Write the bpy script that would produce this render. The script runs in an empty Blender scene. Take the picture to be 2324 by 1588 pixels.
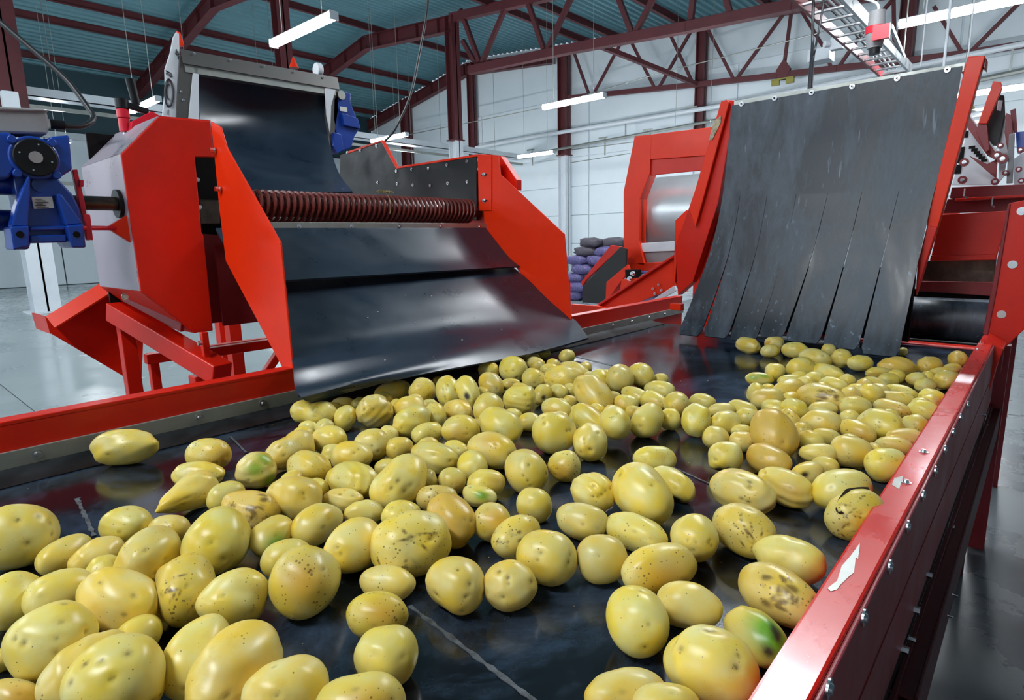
import bpy, bmesh, math, random
import numpy as np
from mathutils import Vector, Matrix
random.seed(5); rng = np.random.default_rng(5)
SC = bpy.context.scene
COL = SC.collection
# ------------------------------------------------------------------ camera
# world: X along the conveyor belt, Y across it, Z up, z=0 is the belt surface, floor at -0.95
ROT = Matrix(((0.664373, 0.150945, -0.732000), (-0.747118, 0.107162, -0.655996), (-0.020577, 0.982717, 0.183969)))
EYE = Vector((0, 0, 0.5))
FPX = 1353.0
cd = bpy.data.cameras.new('camera'); cam = bpy.data.objects.new('camera', cd); COL.objects.link(cam)
cd.sensor_width = 36; cd.lens = 36 * FPX / 2324; cd.clip_start = 0.02; cd.clip_end = 200
cam.matrix_world = Matrix.Translation(EYE) @ ROT.to_4x4()
SC.camera = cam
# ------------------------------------------------------------------ world, exposure
wd = bpy.data.worlds.new('world'); SC.world = wd; wd.use_nodes = True
wd.node_tree.nodes['Background'].inputs[0].default_value = (0.75, 0.86, 1.0, 1)
wd.node_tree.nodes['Background'].inputs[1].default_value = 0.5
SC.view_settings.view_transform = 'Standard'; SC.view_settings.look = 'None'
SC.view_settings.gamma = 1; SC.view_settings.use_curve_mapping = False
SC.view_settings.exposure = 0.32
SC.cycles.max_bounces = 8; SC.cycles.diffuse_bounces = 4; SC.cycles.glossy_bounces = 4
SC.cycles.sample_clamp_indirect = 6
SC.cycles.use_denoising = True
LAMP_L = 130.0   # radiance of a lit tube
FLOOR = -0.95

# ------------------------------------------------------------------ measuring helper: a photo point on a known plane of the building
def ray(px, py):
    return ROT @ Vector(((px - 1162) / FPX, -(py - 794) / FPX, -1))
def P(px, py, X=None, Y=None, Z=None):
    d = ray(px, py)
    t = X / d.x if X is not None else Y / d.y if Y is not None else (Z - EYE.z) / d.z
    return EYE + d * t

# ------------------------------------------------------------------ materials
def mat(name, col, rough=.5, metal=0., spec=.5, var=None, scale=8., amount=.3, bump=0., coat=0., emit=None, estr=0, rvar=0.):
    m = bpy.data.materials.new(name); m.use_nodes = True
    nt = m.node_tree; b = nt.nodes['Principled BSDF']
    b.inputs['Base Color'].default_value = (*col, 1); b.inputs['Roughness'].default_value = rough
    b.inputs['Metallic'].default_value = metal; b.inputs['Specular IOR Level'].default_value = spec
    b.inputs['Coat Weight'].default_value = coat; b.inputs['Coat Roughness'].default_value = .12
    if emit: b.inputs['Emission Color'].default_value = (*emit, 1); b.inputs['Emission Strength'].default_value = estr
    if var is not None or bump or rvar:
        tc = nt.nodes.new('ShaderNodeTexCoord'); nz = nt.nodes.new('ShaderNodeTexNoise')
        nz.inputs['Scale'].default_value = scale; nz.inputs['Detail'].default_value = 6; nz.inputs['Roughness'].default_value = .65
        nt.links.new(tc.outputs['Object'], nz.inputs['Vector'])
        if var is not None:
            cr = nt.nodes.new('ShaderNodeValToRGB'); cr.color_ramp.elements[0].position = .42; cr.color_ramp.elements[1].position = .68
            cr.color_ramp.elements[0].color = (*col, 1)
            cr.color_ramp.elements[1].color = (*[c * (1 - amount) + v * amount for c, v in zip(col, var)], 1)
            nt.links.new(nz.outputs['Fac'], cr.inputs[0]); nt.links.new(cr.outputs[0], b.inputs['Base Color'])
        if rvar:
            mr = nt.nodes.new('ShaderNodeMapRange'); mr.inputs['From Min'].default_value = .35; mr.inputs['From Max'].default_value = .65
            mr.inputs['To Min'].default_value = max(.02, rough - rvar); mr.inputs['To Max'].default_value = rough + rvar
            nt.links.new(nz.outputs['Fac'], mr.inputs[0]); nt.links.new(mr.outputs[0], b.inputs['Roughness'])
        if bump:
            bp = nt.nodes.new('ShaderNodeBump'); bp.inputs['Strength'].default_value = bump; bp.inputs['Distance'].default_value = .002
            nt.links.new(nz.outputs['Fac'], bp.inputs['Height']); nt.links.new(bp.outputs[0], b.inputs['Normal'])
    return m
M = {}
M['red'] = mat('red_paint', (.72, .014, .0015), .40, spec=.35, var=(.36, .008, .002), scale=2.5, amount=.4, coat=.06, rvar=.06)
M['redgloss'] = mat('glossy_red_cap_paint', (.70, .012, .002), .30, spec=.5, coat=.15, rvar=.08)
M['orange'] = mat('orange_red_paint', (.88, .032, .0015), .42, spec=.3, var=(.6, .018, .001), scale=2, amount=.35, coat=.04)
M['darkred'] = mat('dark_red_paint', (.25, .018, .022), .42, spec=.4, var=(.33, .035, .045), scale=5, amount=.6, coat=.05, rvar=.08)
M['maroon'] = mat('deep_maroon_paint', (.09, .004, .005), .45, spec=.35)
M['steelred'] = mat('oxide_red_steel', (.115, .022, .026), .55, var=(.07, .015, .018), scale=1.2, amount=.6)
M['steel'] = mat('brushed_steel', (.55, .56, .57), .33, 1., rvar=.08)
M['galv'] = mat('galvanised_strip', (.42, .43, .40), .42, .7, var=(.3, .3, .26), scale=9, amount=.6, rvar=.1)
M['bolt'] = mat('zinc_bolt', (.62, .62, .64), .25, 1.)
M['blue'] = mat('blue_enamel', (.003, .05, .36), .34, var=(.003, .025, .2), scale=7, amount=.5, coat=.3, bump=.1)
M['grey'] = mat('grey_plastic', (.30, .30, .31), .55, var=(.22, .2, .2), scale=12, amount=.5)
M['black'] = mat('black_plastic', (.006, .0065, .008), .4, spec=.3)
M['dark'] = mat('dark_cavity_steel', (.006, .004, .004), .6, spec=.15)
M['white'] = mat('white_paint', (.74, .78, .82), .4, var=(.6, .63, .68), scale=3, amount=.4)
M['wall'] = mat('white_wall_panel', (.78, .85, .89), .38, var=(.68, .77, .83), scale=.35, amount=.6, rvar=.05)
M['label'] = mat('nameplate_white', (.7, .7, .66), .45)
M['ink'] = mat('black_ink', (.02, .02, .025), .5)
M['coil'] = mat('rusty_red_rubber', (.17, .028, .022), .33, var=(.09, .03, .02), scale=22, amount=.7, bump=.2, rvar=.1)
M['shaft'] = mat('dark_oily_shaft', (.07, .05, .04), .35, .7, var=(.16, .12, .09), scale=15, amount=.6)
M['cable'] = mat('black_cable', (.015, .016, .018), .42)
M['plug'] = mat('red_plug', (.65, .01, .03), .35)
M['bag'] = mat('purple_net', (.06, .045, .16), .55, var=(.22, .19, .36), scale=40, amount=.8, bump=.8)
M['bagdark'] = mat('dark_net', (.05, .045, .06), .6, var=(.12, .09, .12), scale=40, amount=.8, bump=.8)
M['columnshade'] = mat('blue_grey_column_shade', (.34, .42, .50), .5)  # column paint with its blue-grey shade mixed into the colour
M['tag'] = mat('torn_sticker', (.55, .46, .30), .6, var=(.1, .08, .06), scale=60, amount=.9)
M['bar'] = mat('shaded_crossbar_steel', (.12, .115, .11), .42, .5, rvar=.06)  # steel darkened: the shade on the crossbar front is put into the colour
M['drum'] = mat('pale_drum_steel', (.62, .66, .68), .30, .55, var=(.5, .54, .56), scale=3, amount=.5)
M['lamp'] = mat('lit_tube', (.9, .95, 1), .4, emit=(.90, .95, 1.), estr=LAMP_L)
M['straw'] = mat('dry_straw', (.35, .28, .12), .7)
M['brass'] = mat('yellow_bracket', (.3, .26, .05), .5)
def side_sheen_mat():
    m = mat('pale_painted_side_sheen', (.42, .36, .41), .32, .2, var=(.48, .43, .5), scale=4, amount=.7, rvar=.08); return m  # pale tone paints the glancing reflection into the colour of the housing side
M['sheenside'] = side_sheen_mat()

def rubber(name, base, dust_sheen, rough, scale, lo, hi, stretch=(1, 1, 1), bump=.05, scr=0.):
    """black rubber sheet with dusty patches or painted reflections, scuffs and fine scratches"""
    m = bpy.data.materials.new(name); m.use_nodes = True; nt = m.node_tree; b = nt.nodes['Principled BSDF']
    tc = nt.nodes.new('ShaderNodeTexCoord'); mp = nt.nodes.new('ShaderNodeMapping'); mp.inputs['Scale'].default_value = stretch
    nt.links.new(tc.outputs['Object'], mp.inputs[0])
    n1 = nt.nodes.new('ShaderNodeTexNoise'); n1.inputs['Scale'].default_value = scale; n1.inputs['Detail'].default_value = 8; n1.inputs['Roughness'].default_value = .7
    n1.inputs['Distortion'].default_value = .4
    nt.links.new(mp.outputs[0], n1.inputs['Vector'])
    cr = nt.nodes.new('ShaderNodeValToRGB'); cr.color_ramp.elements[0].position = lo; cr.color_ramp.elements[1].position = hi
    cr.color_ramp.elements[0].color = (*base, 1); cr.color_ramp.elements[1].color = (*dust_sheen, 1)
    nt.links.new(n1.outputs['Fac'], cr.inputs[0])
    out = cr.outputs[0]
    if scr:
        w = nt.nodes.new('ShaderNodeTexNoise'); w.inputs['Scale'].default_value = 1.0; w.inputs['Detail'].default_value = 3
        mp2 = nt.nodes.new('ShaderNodeMapping'); mp2.inputs['Scale'].default_value = (70, 55, 5); mp2.inputs['Rotation'].default_value = (.25, .1, .3)
        nt.links.new(tc.outputs['Object'], mp2.inputs[0]); nt.links.new(mp2.outputs[0], w.inputs['Vector'])
        c2 = nt.nodes.new('ShaderNodeValToRGB'); c2.color_ramp.elements[0].position = .66; c2.color_ramp.elements[1].position = .74
        c2.color_ramp.elements[0].color = (0, 0, 0, 1); c2.color_ramp.elements[1].color = (scr, scr, scr, 1)
        nt.links.new(w.outputs['Fac'], c2.inputs[0])
        mx = nt.nodes.new('ShaderNodeMixRGB'); mx.inputs[2].default_value = (*[min(1, d * 2.2) for d in dust_sheen], 1)
        nt.links.new(c2.outputs[0], mx.inputs[0]); nt.links.new(out, mx.inputs[1]); out = mx.outputs[0]
    nt.links.new(out, b.inputs['Base Color'])
    mr = nt.nodes.new('ShaderNodeMapRange'); mr.inputs['From Min'].default_value = .3; mr.inputs['From Max'].default_value = .7
    mr.inputs['To Min'].default_value = rough * .65; mr.inputs['To Max'].default_value = rough * 1.35
    nt.links.new(n1.outputs['Fac'], mr.inputs[0]); nt.links.new(mr.outputs[0], b.inputs['Roughness'])
    bp = nt.nodes.new('ShaderNodeBump'); bp.inputs['Strength'].default_value = bump; bp.inputs['Distance'].default_value = .003
    nt.links.new(n1.outputs['Fac'], bp.inputs['Height']); nt.links.new(bp.outputs[0], b.inputs['Normal'])
    return m
M['belt'] = rubber('wet_belt_rubber', (.005, .006, .009), (.07, .115, .19), .15, 3.5, .46, .80, (1, 1, 1), .12)  # bluish patches are reflections of sky and wall painted into the belt colour
M['sheet'] = rubber('blue_black_rubber_sheet', (.012, .022, .038), (.026, .042, .066), .34, 3, .35, .75, (1, 1, 1), .03)
M['curtain'] = rubber('scuffed_rubber_curtain', (.012, .019, .028), (.12, .155, .20), .42, 3.0, .44, .78, (1, 2.4, .8), .05, scr=.55)
M['rubber'] = rubber('plain_black_rubber', (.0045, .005, .0055), (.016, .018, .02), .5, 8, .45, .7)
M['scuff'] = mat('worn_splice_dust', (.12, .13, .14), .5, var=(.02, .022, .025), scale=60, amount=.95)

def floor_mat():
    m = mat('polished_concrete', (.33, .38, .39), .2, var=(.22, .27, .28), scale=1.1, amount=.9, rvar=.12, bump=.02)
    return m
M['floor'] = floor_mat()
M['floorshade'] = mat('shade_darkened_concrete', (.085, .10, .11), .3, var=(.13, .16, .17), scale=1.5, amount=.9, rvar=.12)  # concrete darkened to carry the shade between the machines in its colour
M['joint'] = mat('floor_joint', (.08, .09, .09), .8)
M['roof'] = mat('teal_roof_sheet', (.12, .27, .31), .42, var=(.08, .2, .24), scale=.8, amount=.6)
M['roofdark'] = mat('dark_teal_cladding', (.03, .07, .085), .5)

def potato_mat():
    m = bpy.data.materials.new('potato_skin'); m.use_nodes = True; nt = m.node_tree; b = nt.nodes['Principled BSDF']
    N = nt.nodes.new; L = nt.links.new
    tc = N('ShaderNodeTexCoord'); oi = N('ShaderNodeObjectInfo')
    off = N('ShaderNodeVectorMath'); off.operation = 'MULTIPLY_ADD'; off.inputs[1].default_value = (1, 1, 1)
    sc3 = N('ShaderNodeVectorMath'); sc3.operation = 'SCALE'; sc3.inputs[0].default_value = (7.3, 3.1, 5.7); L(oi.outputs['Random'], sc3.inputs['Scale'])
    L(tc.outputs['Object'], off.inputs[0]); L(sc3.outputs[0], off.inputs[2])
    n1 = N('ShaderNodeTexNoise'); n1.inputs['Scale'].default_value = 26; n1.inputs['Detail'].default_value = 5; L(off.outputs[0], n1.inputs['Vector'])
    r1 = N('ShaderNodeValToRGB'); r1.color_ramp.elements[0].position = .35; r1.color_ramp.elements[1].position = .7
    r1.color_ramp.elements[0].color = (.86, .62, .070, 1); r1.color_ramp.elements[1].color = (.80, .70, .27, 1)
    L(n1.outputs['Fac'], r1.inputs[0])
    # per-potato tint
    hs = N('ShaderNodeHueSaturation'); ma = N('ShaderNodeMapRange'); ma.inputs['To Min'].default_value = .493; ma.inputs['To Max'].default_value = .507
    L(oi.outputs['Random'], ma.inputs[0]); L(ma.outputs[0], hs.inputs['Hue']); L(r1.outputs[0], hs.inputs['Color'])
    mv = N('ShaderNodeMapRange'); mv.inputs['To Min'].default_value = .9; mv.inputs['To Max'].default_value = 1.08
    fr = N('ShaderNodeMath'); fr.operation = 'FRACT'; mu = N('ShaderNodeMath'); mu.operation = 'MULTIPLY'; mu.inputs[1].default_value = 17.3
    L(oi.outputs['Random'], mu.inputs[0]); L(mu.outputs[0], fr.inputs[0]); L(fr.outputs[0], mv.inputs[0]); L(mv.outputs[0], hs.inputs['Value'])
    # amber skin, green, brown from the stains stored on the mesh
    at = N('ShaderNodeAttribute'); at.attribute_name = 'stain'; sp = N('ShaderNodeSeparateColor'); L(at.outputs['Color'], sp.inputs[0])
    at2 = N('ShaderNodeAttribute'); at2.attribute_name = 'speck'; sp2 = N('ShaderNodeSeparateColor'); L(at2.outputs['Color'], sp2.inputs[0])
    def mix(fac, a, col):
        mx = N('ShaderNodeMixRGB'); L(fac, mx.inputs[0]); L(a, mx.inputs[1]); mx.inputs[2].default_value = (*col, 1); return mx.outputs[0]
    c = mix(sp2.outputs[0], hs.outputs[0], (.66, .34, .03))
    # amber blotches
    n2 = N('ShaderNodeTexNoise'); n2.inputs['Scale'].default_value = 30; n2.inputs['Detail'].default_value = 4; L(off.outputs[0], n2.inputs['Vector'])
    r2 = N('ShaderNodeValToRGB'); r2.color_ramp.elements[0].position = .56; r2.color_ramp.elements[1].position = .75
    r2.color_ramp.elements[0].color = (0, 0, 0, 1); r2.color_ramp.elements[1].color = (.45, .45, .45, 1); L(n2.outputs['Fac'], r2.inputs[0])
    c = mix(r2.outputs[0], c, (.70, .42, .03))
    c = mix(sp.outputs[1], c, (.16, .38, .02))
    # fine dark lenticels
    vo = N('ShaderNodeTexVoronoi'); vo.inputs['Scale'].default_value = 150; L(off.outputs[0], vo.inputs['Vector'])
    gate = N('ShaderNodeTexNoise'); gate.inputs['Scale'].default_value = 40; L(off.outputs[0], gate.inputs['Vector'])
    gr = N('ShaderNodeMapRange'); gr.inputs['From Min'].default_value = .5; gr.inputs['From Max'].default_value = .68; gr.inputs['To Min'].default_value = .04; gr.inputs['To Max'].default_value = .19
    L(gate.outputs['Fac'], gr.inputs[0])
    ad = N('ShaderNodeMath'); ad.operation = 'MULTIPLY_ADD'; ad.inputs[1].default_value = .13; L(sp2.outputs[1], ad.inputs[0]); L(gr.outputs[0], ad.inputs[2])
    lt = N('ShaderNodeMath'); lt.operation = 'LESS_THAN'; L(vo.outputs['Distance'], lt.inputs[0]); L(ad.outputs[0], lt.inputs[1])
    h = N('ShaderNodeMath'); h.operation = 'MULTIPLY'; h.inputs[1].default_value = .75; L(lt.outputs[0], h.inputs[0])
    c = mix(h.outputs[0], c, (.13, .075, .015))
    # eyes and scabs
    c = mix(sp.outputs[0], c, (.10, .045, .012))
    c = mix(sp.outputs[2], c, (.028, .018, .014))
    L(c, b.inputs['Base Color'])
    b.inputs['Roughness'].default_value = .34; b.inputs['Specular IOR Level'].default_value = .5
    b.inputs['Subsurface Weight'].default_value = .12; b.inputs['Subsurface Radius'].default_value = (.02, .012, .004); b.inputs['Subsurface Scale'].default_value = .35
    bp = N('ShaderNodeBump'); bp.inputs['Strength'].default_value = .12; bp.inputs['Distance'].default_value = .001
    L(n2.outputs['Fac'], bp.inputs['Height']); L(bp.outputs[0], b.inputs['Normal'])
    return m
M['potato'] = potato_mat()

# ------------------------------------------------------------------ mesh building
class MB:
    def __init__(s): s.v = []; s.f = []
    def add(s, vs, fs):
        n = len(s.v); s.v += [tuple(v) for v in vs]; s.f += [tuple(i + n for i in f) for f in fs]; return s
    def box(s, a, b):
        x0, y0, z0 = a; x1, y1, z1 = b
        return s.add([(x0,y0,z0),(x1,y0,z0),(x1,y1,z0),(x0,y1,z0),(x0,y0,z1),(x1,y0,z1),(x1,y1,z1),(x0,y1,z1)],
                     [(0,3,2,1),(4,5,6,7),(0,1,5,4),(1,2,6,5),(2,3,7,6),(3,0,4,7)])
    def bar(s, a, b, w, h, up=(0, 0, 1)):
        a, b = Vector(a), Vector(b); d = (b - a).normalized(); u = Vector(up)
        if abs(d.dot(u)) > .98: u = Vector((0, 1, 0))
        r = d.cross(u).normalized(); u = r.cross(d).normalized()
        vs = []
        for p in (a, b):
            for i, j in ((-1,-1),(1,-1),(1,1),(-1,1)): vs.append(p + r * (i * w / 2) + u * (j * h / 2))
        return s.add(vs, [(0,1,2,3),(7,6,5,4),(0,4,5,1),(1,5,6,2),(2,6,7,3),(3,7,4,0)])
    def ibeam(s, a, b, w, h, t=.02, up=(0, 0, 1)):
        a, b = Vector(a), Vector(b); d = (b - a).normalized(); u = Vector(up)
        if abs(d.dot(u)) > .98: u = Vector((0, 1, 0))
        r = d.cross(u).normalized(); u = r.cross(d).normalized()
        s.bar(a, b, t, h, u)
        s.bar(a + u * (h / 2), b + u * (h / 2), w, t, u); s.bar(a - u * (h / 2), b - u * (h / 2), w, t, u)
        return s
    def prism(s, pts, off):
        n = len(pts); off = Vector(off); pts = [Vector(p) for p in pts]
        vs = pts + [p + off for p in pts]
        return s.add(vs, [tuple(range(n)), tuple(range(2 * n - 1, n - 1, -1))] + [(i, i + n, (i + 1) % n + n, (i + 1) % n) for i in range(n)])
    def cyl(s, a, b, r, n=20, r2=None):
        a, b = Vector(a), Vector(b); d = (b - a).normalized(); r2 = r if r2 is None else r2
        u = d.cross(Vector((0, 0, 1)) if abs(d.z) < .9 else Vector((1, 0, 0))).normalized(); w = d.cross(u)
        vs = [a + (u * math.cos(2*math.pi*i/n) + w * math.sin(2*math.pi*i/n)) * r for i in range(n)] + \
             [b + (u * math.cos(2*math.pi*i/n) + w * math.sin(2*math.pi*i/n)) * r2 for i in range(n)]
        return s.add(vs, [tuple(range(n - 1, -1, -1)), tuple(range(n, 2 * n))] + [(i, (i + 1) % n, (i + 1) % n + n, i + n) for i in range(n)])
    def tube(s, pts, r, n=10):
        pts = [Vector(p) for p in pts]; rings = []; pu = None
        for i, p in enumerate(pts):
            d = (pts[min(i + 1, len(pts) - 1)] - pts[max(i - 1, 0)]).normalized()
            if pu is None: pu = d.cross(Vector((0, 0, 1)) if abs(d.z) < .9 else Vector((1, 0, 0))).normalized()
            pu = (pu - d * pu.dot(d)).normalized(); w = d.cross(pu)
            rings.append([p + (pu * math.cos(2*math.pi*k/n) + w * math.sin(2*math.pi*k/n)) * r for k in range(n)])
        vs = [v for g in rings for v in g]; fs = []
        for i in range(len(pts) - 1):
            for k in range(n): fs.append((i*n+k, i*n+(k+1)%n, (i+1)*n+(k+1)%n, (i+1)*n+k))
        fs += [tuple(range(n - 1, -1, -1)), tuple(range((len(pts)-1)*n, len(pts)*n))]
        return s.add(vs, fs)
    def sheet(s, grid, t):
        """grid[i][j] of points -> a thick sheet"""
        R, Cn = len(grid), len(grid[0]); g = [[Vector(p) for p in row] for row in grid]; top = []; bot = []
        for i in range(R):
            for j in range(Cn):
                du = g[min(i+1, R-1)][j] - g[max(i-1, 0)][j]; dv = g[i][min(j+1, Cn-1)] - g[i][max(j-1, 0)]
                n = du.cross(dv).normalized(); top.append(g[i][j] + n * t / 2); bot.append(g[i][j] - n * t / 2)
        K = R * Cn; fs = []; I = lambda i, j: i * Cn + j
        for i in range(R - 1):
            for j in range(Cn - 1):
                fs.append((I(i,j), I(i+1,j), I(i+1,j+1), I(i,j+1))); fs.append((K+I(i,j), K+I(i,j+1), K+I(i+1,j+1), K+I(i+1,j)))
        for i in range(R - 1):
            fs.append((I(i,0), K+I(i,0), K+I(i+1,0), I(i+1,0))); fs.append((I(i,Cn-1), I(i+1,Cn-1), K+I(i+1,Cn-1), K+I(i,Cn-1)))
        for j in range(Cn - 1):
            fs.append((I(0,j), I(0,j+1), K+I(0,j+1), K+I(0,j))); fs.append((I(R-1,j), K+I(R-1,j), K+I(R-1,j+1), I(R-1,j+1)))
        return s.add(top + bot, fs)
    def screw(s, p, d, r, h=None):
        """domed screw head on a washer, facing d"""
        p, d = Vector(p), Vector(d).normalized(); h = h or r * .5
        s.cyl(p, p + d * h * .25, r, 14); s.cyl(p + d * h * .25, p + d * h, r * .62, 12, r * .42)
        s.cyl(p + d * h * .8, p + d * (h * 1.05), r * .2, 6); return s
    def hexbolt(s, p, d, r, h):
        p, d = Vector(p), Vector(d).normalized(); s.cyl(p, p + d * h * .2, r * 1.35, 16); s.cyl(p + d * h * .2, p + d * h, r, 6); return s
    def build(s, name, m, parent=None, smooth=False, bevel=0., origin=None):
        me = bpy.data.meshes.new(name)
        o0 = Vector(origin) if origin is not None else Vector((0, 0, 0))
        me.from_pydata([tuple(Vector(v) - o0) for v in s.v], [], s.f); me.materials.append(m)
        bm = bmesh.new(); bm.from_mesh(me); bmesh.ops.recalc_face_normals(bm, faces=bm.faces); bm.to_mesh(me); bm.free()
        if smooth:
            me.polygons.foreach_set('use_smooth', [True] * len(me.polygons))
            me.set_sharp_from_angle(angle=math.radians(40))
        o = bpy.data.objects.new(name, me); COL.objects.link(o); o.location = o0
        if parent is not None:
            o.parent = parent
            w = Vector((0, 0, 0)); q = parent
            while q is not None: w += q.location; q = q.parent
            o.location = o0 - w
        if bevel:
            md = o.modifiers.new('bevel', 'BEVEL'); md.width = bevel; md.segments = 2; md.limit_method = 'ANGLE'; md.angle_limit = math.radians(35)
        return o
def thing(name, loc, label, cat, group=None):
    o = bpy.data.objects.new(name, None); COL.objects.link(o); o.location = loc; o.empty_display_size = .1
    o['label'] = label; o['category'] = cat
    if group: o['group'] = group
    return o
def tag(o, label, cat, group=None):
    o['label'] = label; o['category'] = cat
    if group: o['group'] = group
    return o
def struct(o): o['kind'] = 'structure'; return o
def copyto(o, loc, parent=None, rotz=None):
    c = o.copy(); COL.objects.link(c); c.location = loc
    if parent is not None: c.parent = parent
    if rotz is not None: c.rotation_euler.z = rotz
    return c
def lerp(a, b, t): return Vector(a) * (1 - t) + Vector(b) * t
def smooth_path(pts, n=8):
    pts = [Vector(p) for p in pts]; out = []
    for i in range(len(pts) - 1):
        p0, p1, p2, p3 = pts[max(i-1, 0)], pts[i], pts[i+1], pts[min(i+2, len(pts)-1)]
        for k in range(n):
            t = k / n
            out.append(.5 * ((2*p1) + (p2-p0)*t + (2*p0-5*p1+4*p2-p3)*t*t + (3*p1-p0-3*p2+p3)*t**3))
    out.append(pts[-1]); return out

# ================================================================== THE HALL
XB, YA, XN, YN = 21.0, 29.0, -9.0, -9.0
def roof_z(y): return 8.7 - .09 * (21.1 - y) if y < 21.1 else 8.7 - .185 * (y - 21.1)
# floor: cast slabs with joints
fl = struct(MB().box((XN, YN, FLOOR - .25), (XB, YA, FLOOR - .012)).build('floor', M['joint']))
sl = MB().box((0, 0, FLOOR - .05), (4.99, 4.99, FLOOR)).build('slab', M['floor'], fl)
sd = MB().box((0, 0, FLOOR - .05), (4.99, 4.99, FLOOR)).build('slab', M['floorshade'], fl); sd.location = (XN, YN, 0)
x = XN; first = True
while x < XB - .1:
    y = YN
    while y < YA - .1:
        if first: sl.location = (6, 11, 0); first = False
        elif (x, y) == (6, 11): pass
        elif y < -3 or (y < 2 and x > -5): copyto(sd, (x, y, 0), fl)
        else: copyto(sl, (x, y, 0), fl)
        y += 5
    x += 5
# walls
def gable(X0, X1, name):
    pts = [(X0, YN, FLOOR), (X0, YA, FLOOR), (X0, YA, roof_z(YA)), (X0, 21.1, roof_z(21.1)), (X0, YN, roof_z(YN))]
    return struct(MB().prism(pts, (X1 - X0, 0, 0)).build(name, M['wall']))
wr = gable(XB + .03, XB + .3, 'wall_right')
gable(XN - .3, XN, 'wall_back')
wl = struct(MB().box((XN, YA + .03, FLOOR), (XB, YA + .3, roof_z(YA))).build('wall_left', M['roofdark']))
struct(MB().box((XN, YN - .3, FLOOR), (XB, YN, roof_z(YN))).build('wall_front', M['wall']))
pn = MB().box((XB - .03, 0, 0), (XB + .03, 5.96, 1.15)).build('panel', M['wall'], wr, bevel=.012)
first = True
for j in range(7):
    for k in range(6):
        loc = (0, YN + .3 + j * 6.0 - .9, FLOOR + .02 + k * 1.17)
        if loc[1] + 5.9 > YA + 1: continue
        if first: pn.location = loc; first = False
        else: copyto(pn, loc, wr)
pa = MB().box((0, YA - .03, 0), (2.96, YA + .03, 5.6)).build('panel', M['wall'], wl, bevel=.012)
first = True
for j in range(10):
    loc = (XN + j * 3.0, 0, FLOOR + .02)
    if first: pa.location = loc; first = False
    else: copyto(pa, loc, wl)
tr = MB().box((XN, YA - .22, 4.62), (XB, YA - .04, 4.86)).build('trim_1', M['white']); struct(tr)
tr = MB().box((XN, YA - .12, 2.9), (XB, YA - .04, 3.02)).build('trim_2', M['galv']); struct(tr)
# roof of trapezoidal sheet, ribs along X
def rib_sheet(y0, y1):
    mb = MB(); ys = []; y = y0; k = 0
    prof = [(0, 0), (.10, 0), (.135, .07), (.235, .07), (.27, 0)]
    while y < y1:
        for dy, dz in prof[:-1]: ys.append((y + dy, roof_z(min(y + dy, y1)) + dz))
        y += .27
    ys.append((y1, roof_z(y1)))
    n = len(ys)
    vs = [(XN, a, b) for a, b in ys] + [(XB + .02, a, b) for a, b in ys]
    mb.add(vs, [(i, i + 1, i + 1 + n, i + n) for i in range(n - 1)])
    return mb
mb = rib_sheet(YN, 21.1); m2 = rib_sheet(21.1, YA); mb.add(m2.v, m2.f)
ce = struct(mb.build('ceiling', M['roof']))
md = ce.modifiers.new('thick', 'SOLIDIFY'); md.thickness = .01; md.offset = 1
for y in (-6, -1.5, 3.0, 7.2, 10.2, 13.0, 14.35, 20.3, 23.8, 25.2, 28):
    MB().ibeam((XN, y, roof_z(y) - .12), (XB, y, roof_z(y) - .12), .12, .2, .015).build('purlin', M['steelred'], ce)
# solid rafters beyond the columns, with stiffener plates
def rafter(X, y0, y1, label):
    t = thing('roof_rafter', (X, y0, roof_z(y0) - .5), label, 'beam', 'roof rafters')
    for a, b in ((y0, 21.1), (21.1, y1)):
        za, zb = roof_z(a) - .48, roof_z(b) - .48
        MB().ibeam((X, a, za), (X, b, zb), .28, .48, .02).build('girder', M['steelred'], t)
    y = y0 + .6
    while y < y1:
        MB().box((X - .13, y - .01, roof_z(y) - .71), (X + .13, y + .01, roof_z(y) - .26)).build('stiffener', M['steelred'], t)
        y += 1.15
    return t
rafter(9.4, 17.0, 29.0, 'nearest oxide-red rafter with stiffener plates, crossing the top left corner')
rafter(15.3, 16.2, 29.0, 'oxide-red rafter with stiffener plates leaving the tall central column')
rafter(20.8, 16.0, 29.0, 'farthest oxide-red rafter running down the top of the white far wall')
# trusses right of the columns
def truss(name, X, chord, webs, w, label, upper=None):
    a = P(*chord[0], X=X)
    t = thing(name, a, label, 'truss')
    for i in range(len(chord) - 1):
        MB().bar(P(*chord[i], X=X), P(*chord[i+1], X=X), w, w * 1.05).build('chord', M['steelred'], t, bevel=.01)
    for p, q in webs:
        MB().bar(P(*p, X=X), P(*q, X=X), w * .55, w * .55).build('web_member', M['steelred'], t)
    if upper:
        MB().bar(upper[0], upper[1], w, w * 1.1).build('chord', M['steelred'], t)
    return t
truss('roof_truss', 15.3, [(1066, 160), (1290, 112), (1560, 62), (1800, 12), (1900, -10)],
      [((1045, 22), (1088, 140)), ((1148, 15), (1095, 140)), ((1050, 92), (1077, 140)), ((1190, -20), (1234, 112)), ((1303, -20), (1243, 112)),
       ((1390, -40), (1434, 74)), ((1497, -30), (1442, 74)), ((1575, -20), (1568, 45)), ((1640, -30), (1660, 40))], .24,
      'near roof truss with thick red lower chord sloping up from the tall central column',
      ((15.3, 16.2, roof_z(16.2) - .3), (15.3, YN, roof_z(YN) - .3)))
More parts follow.
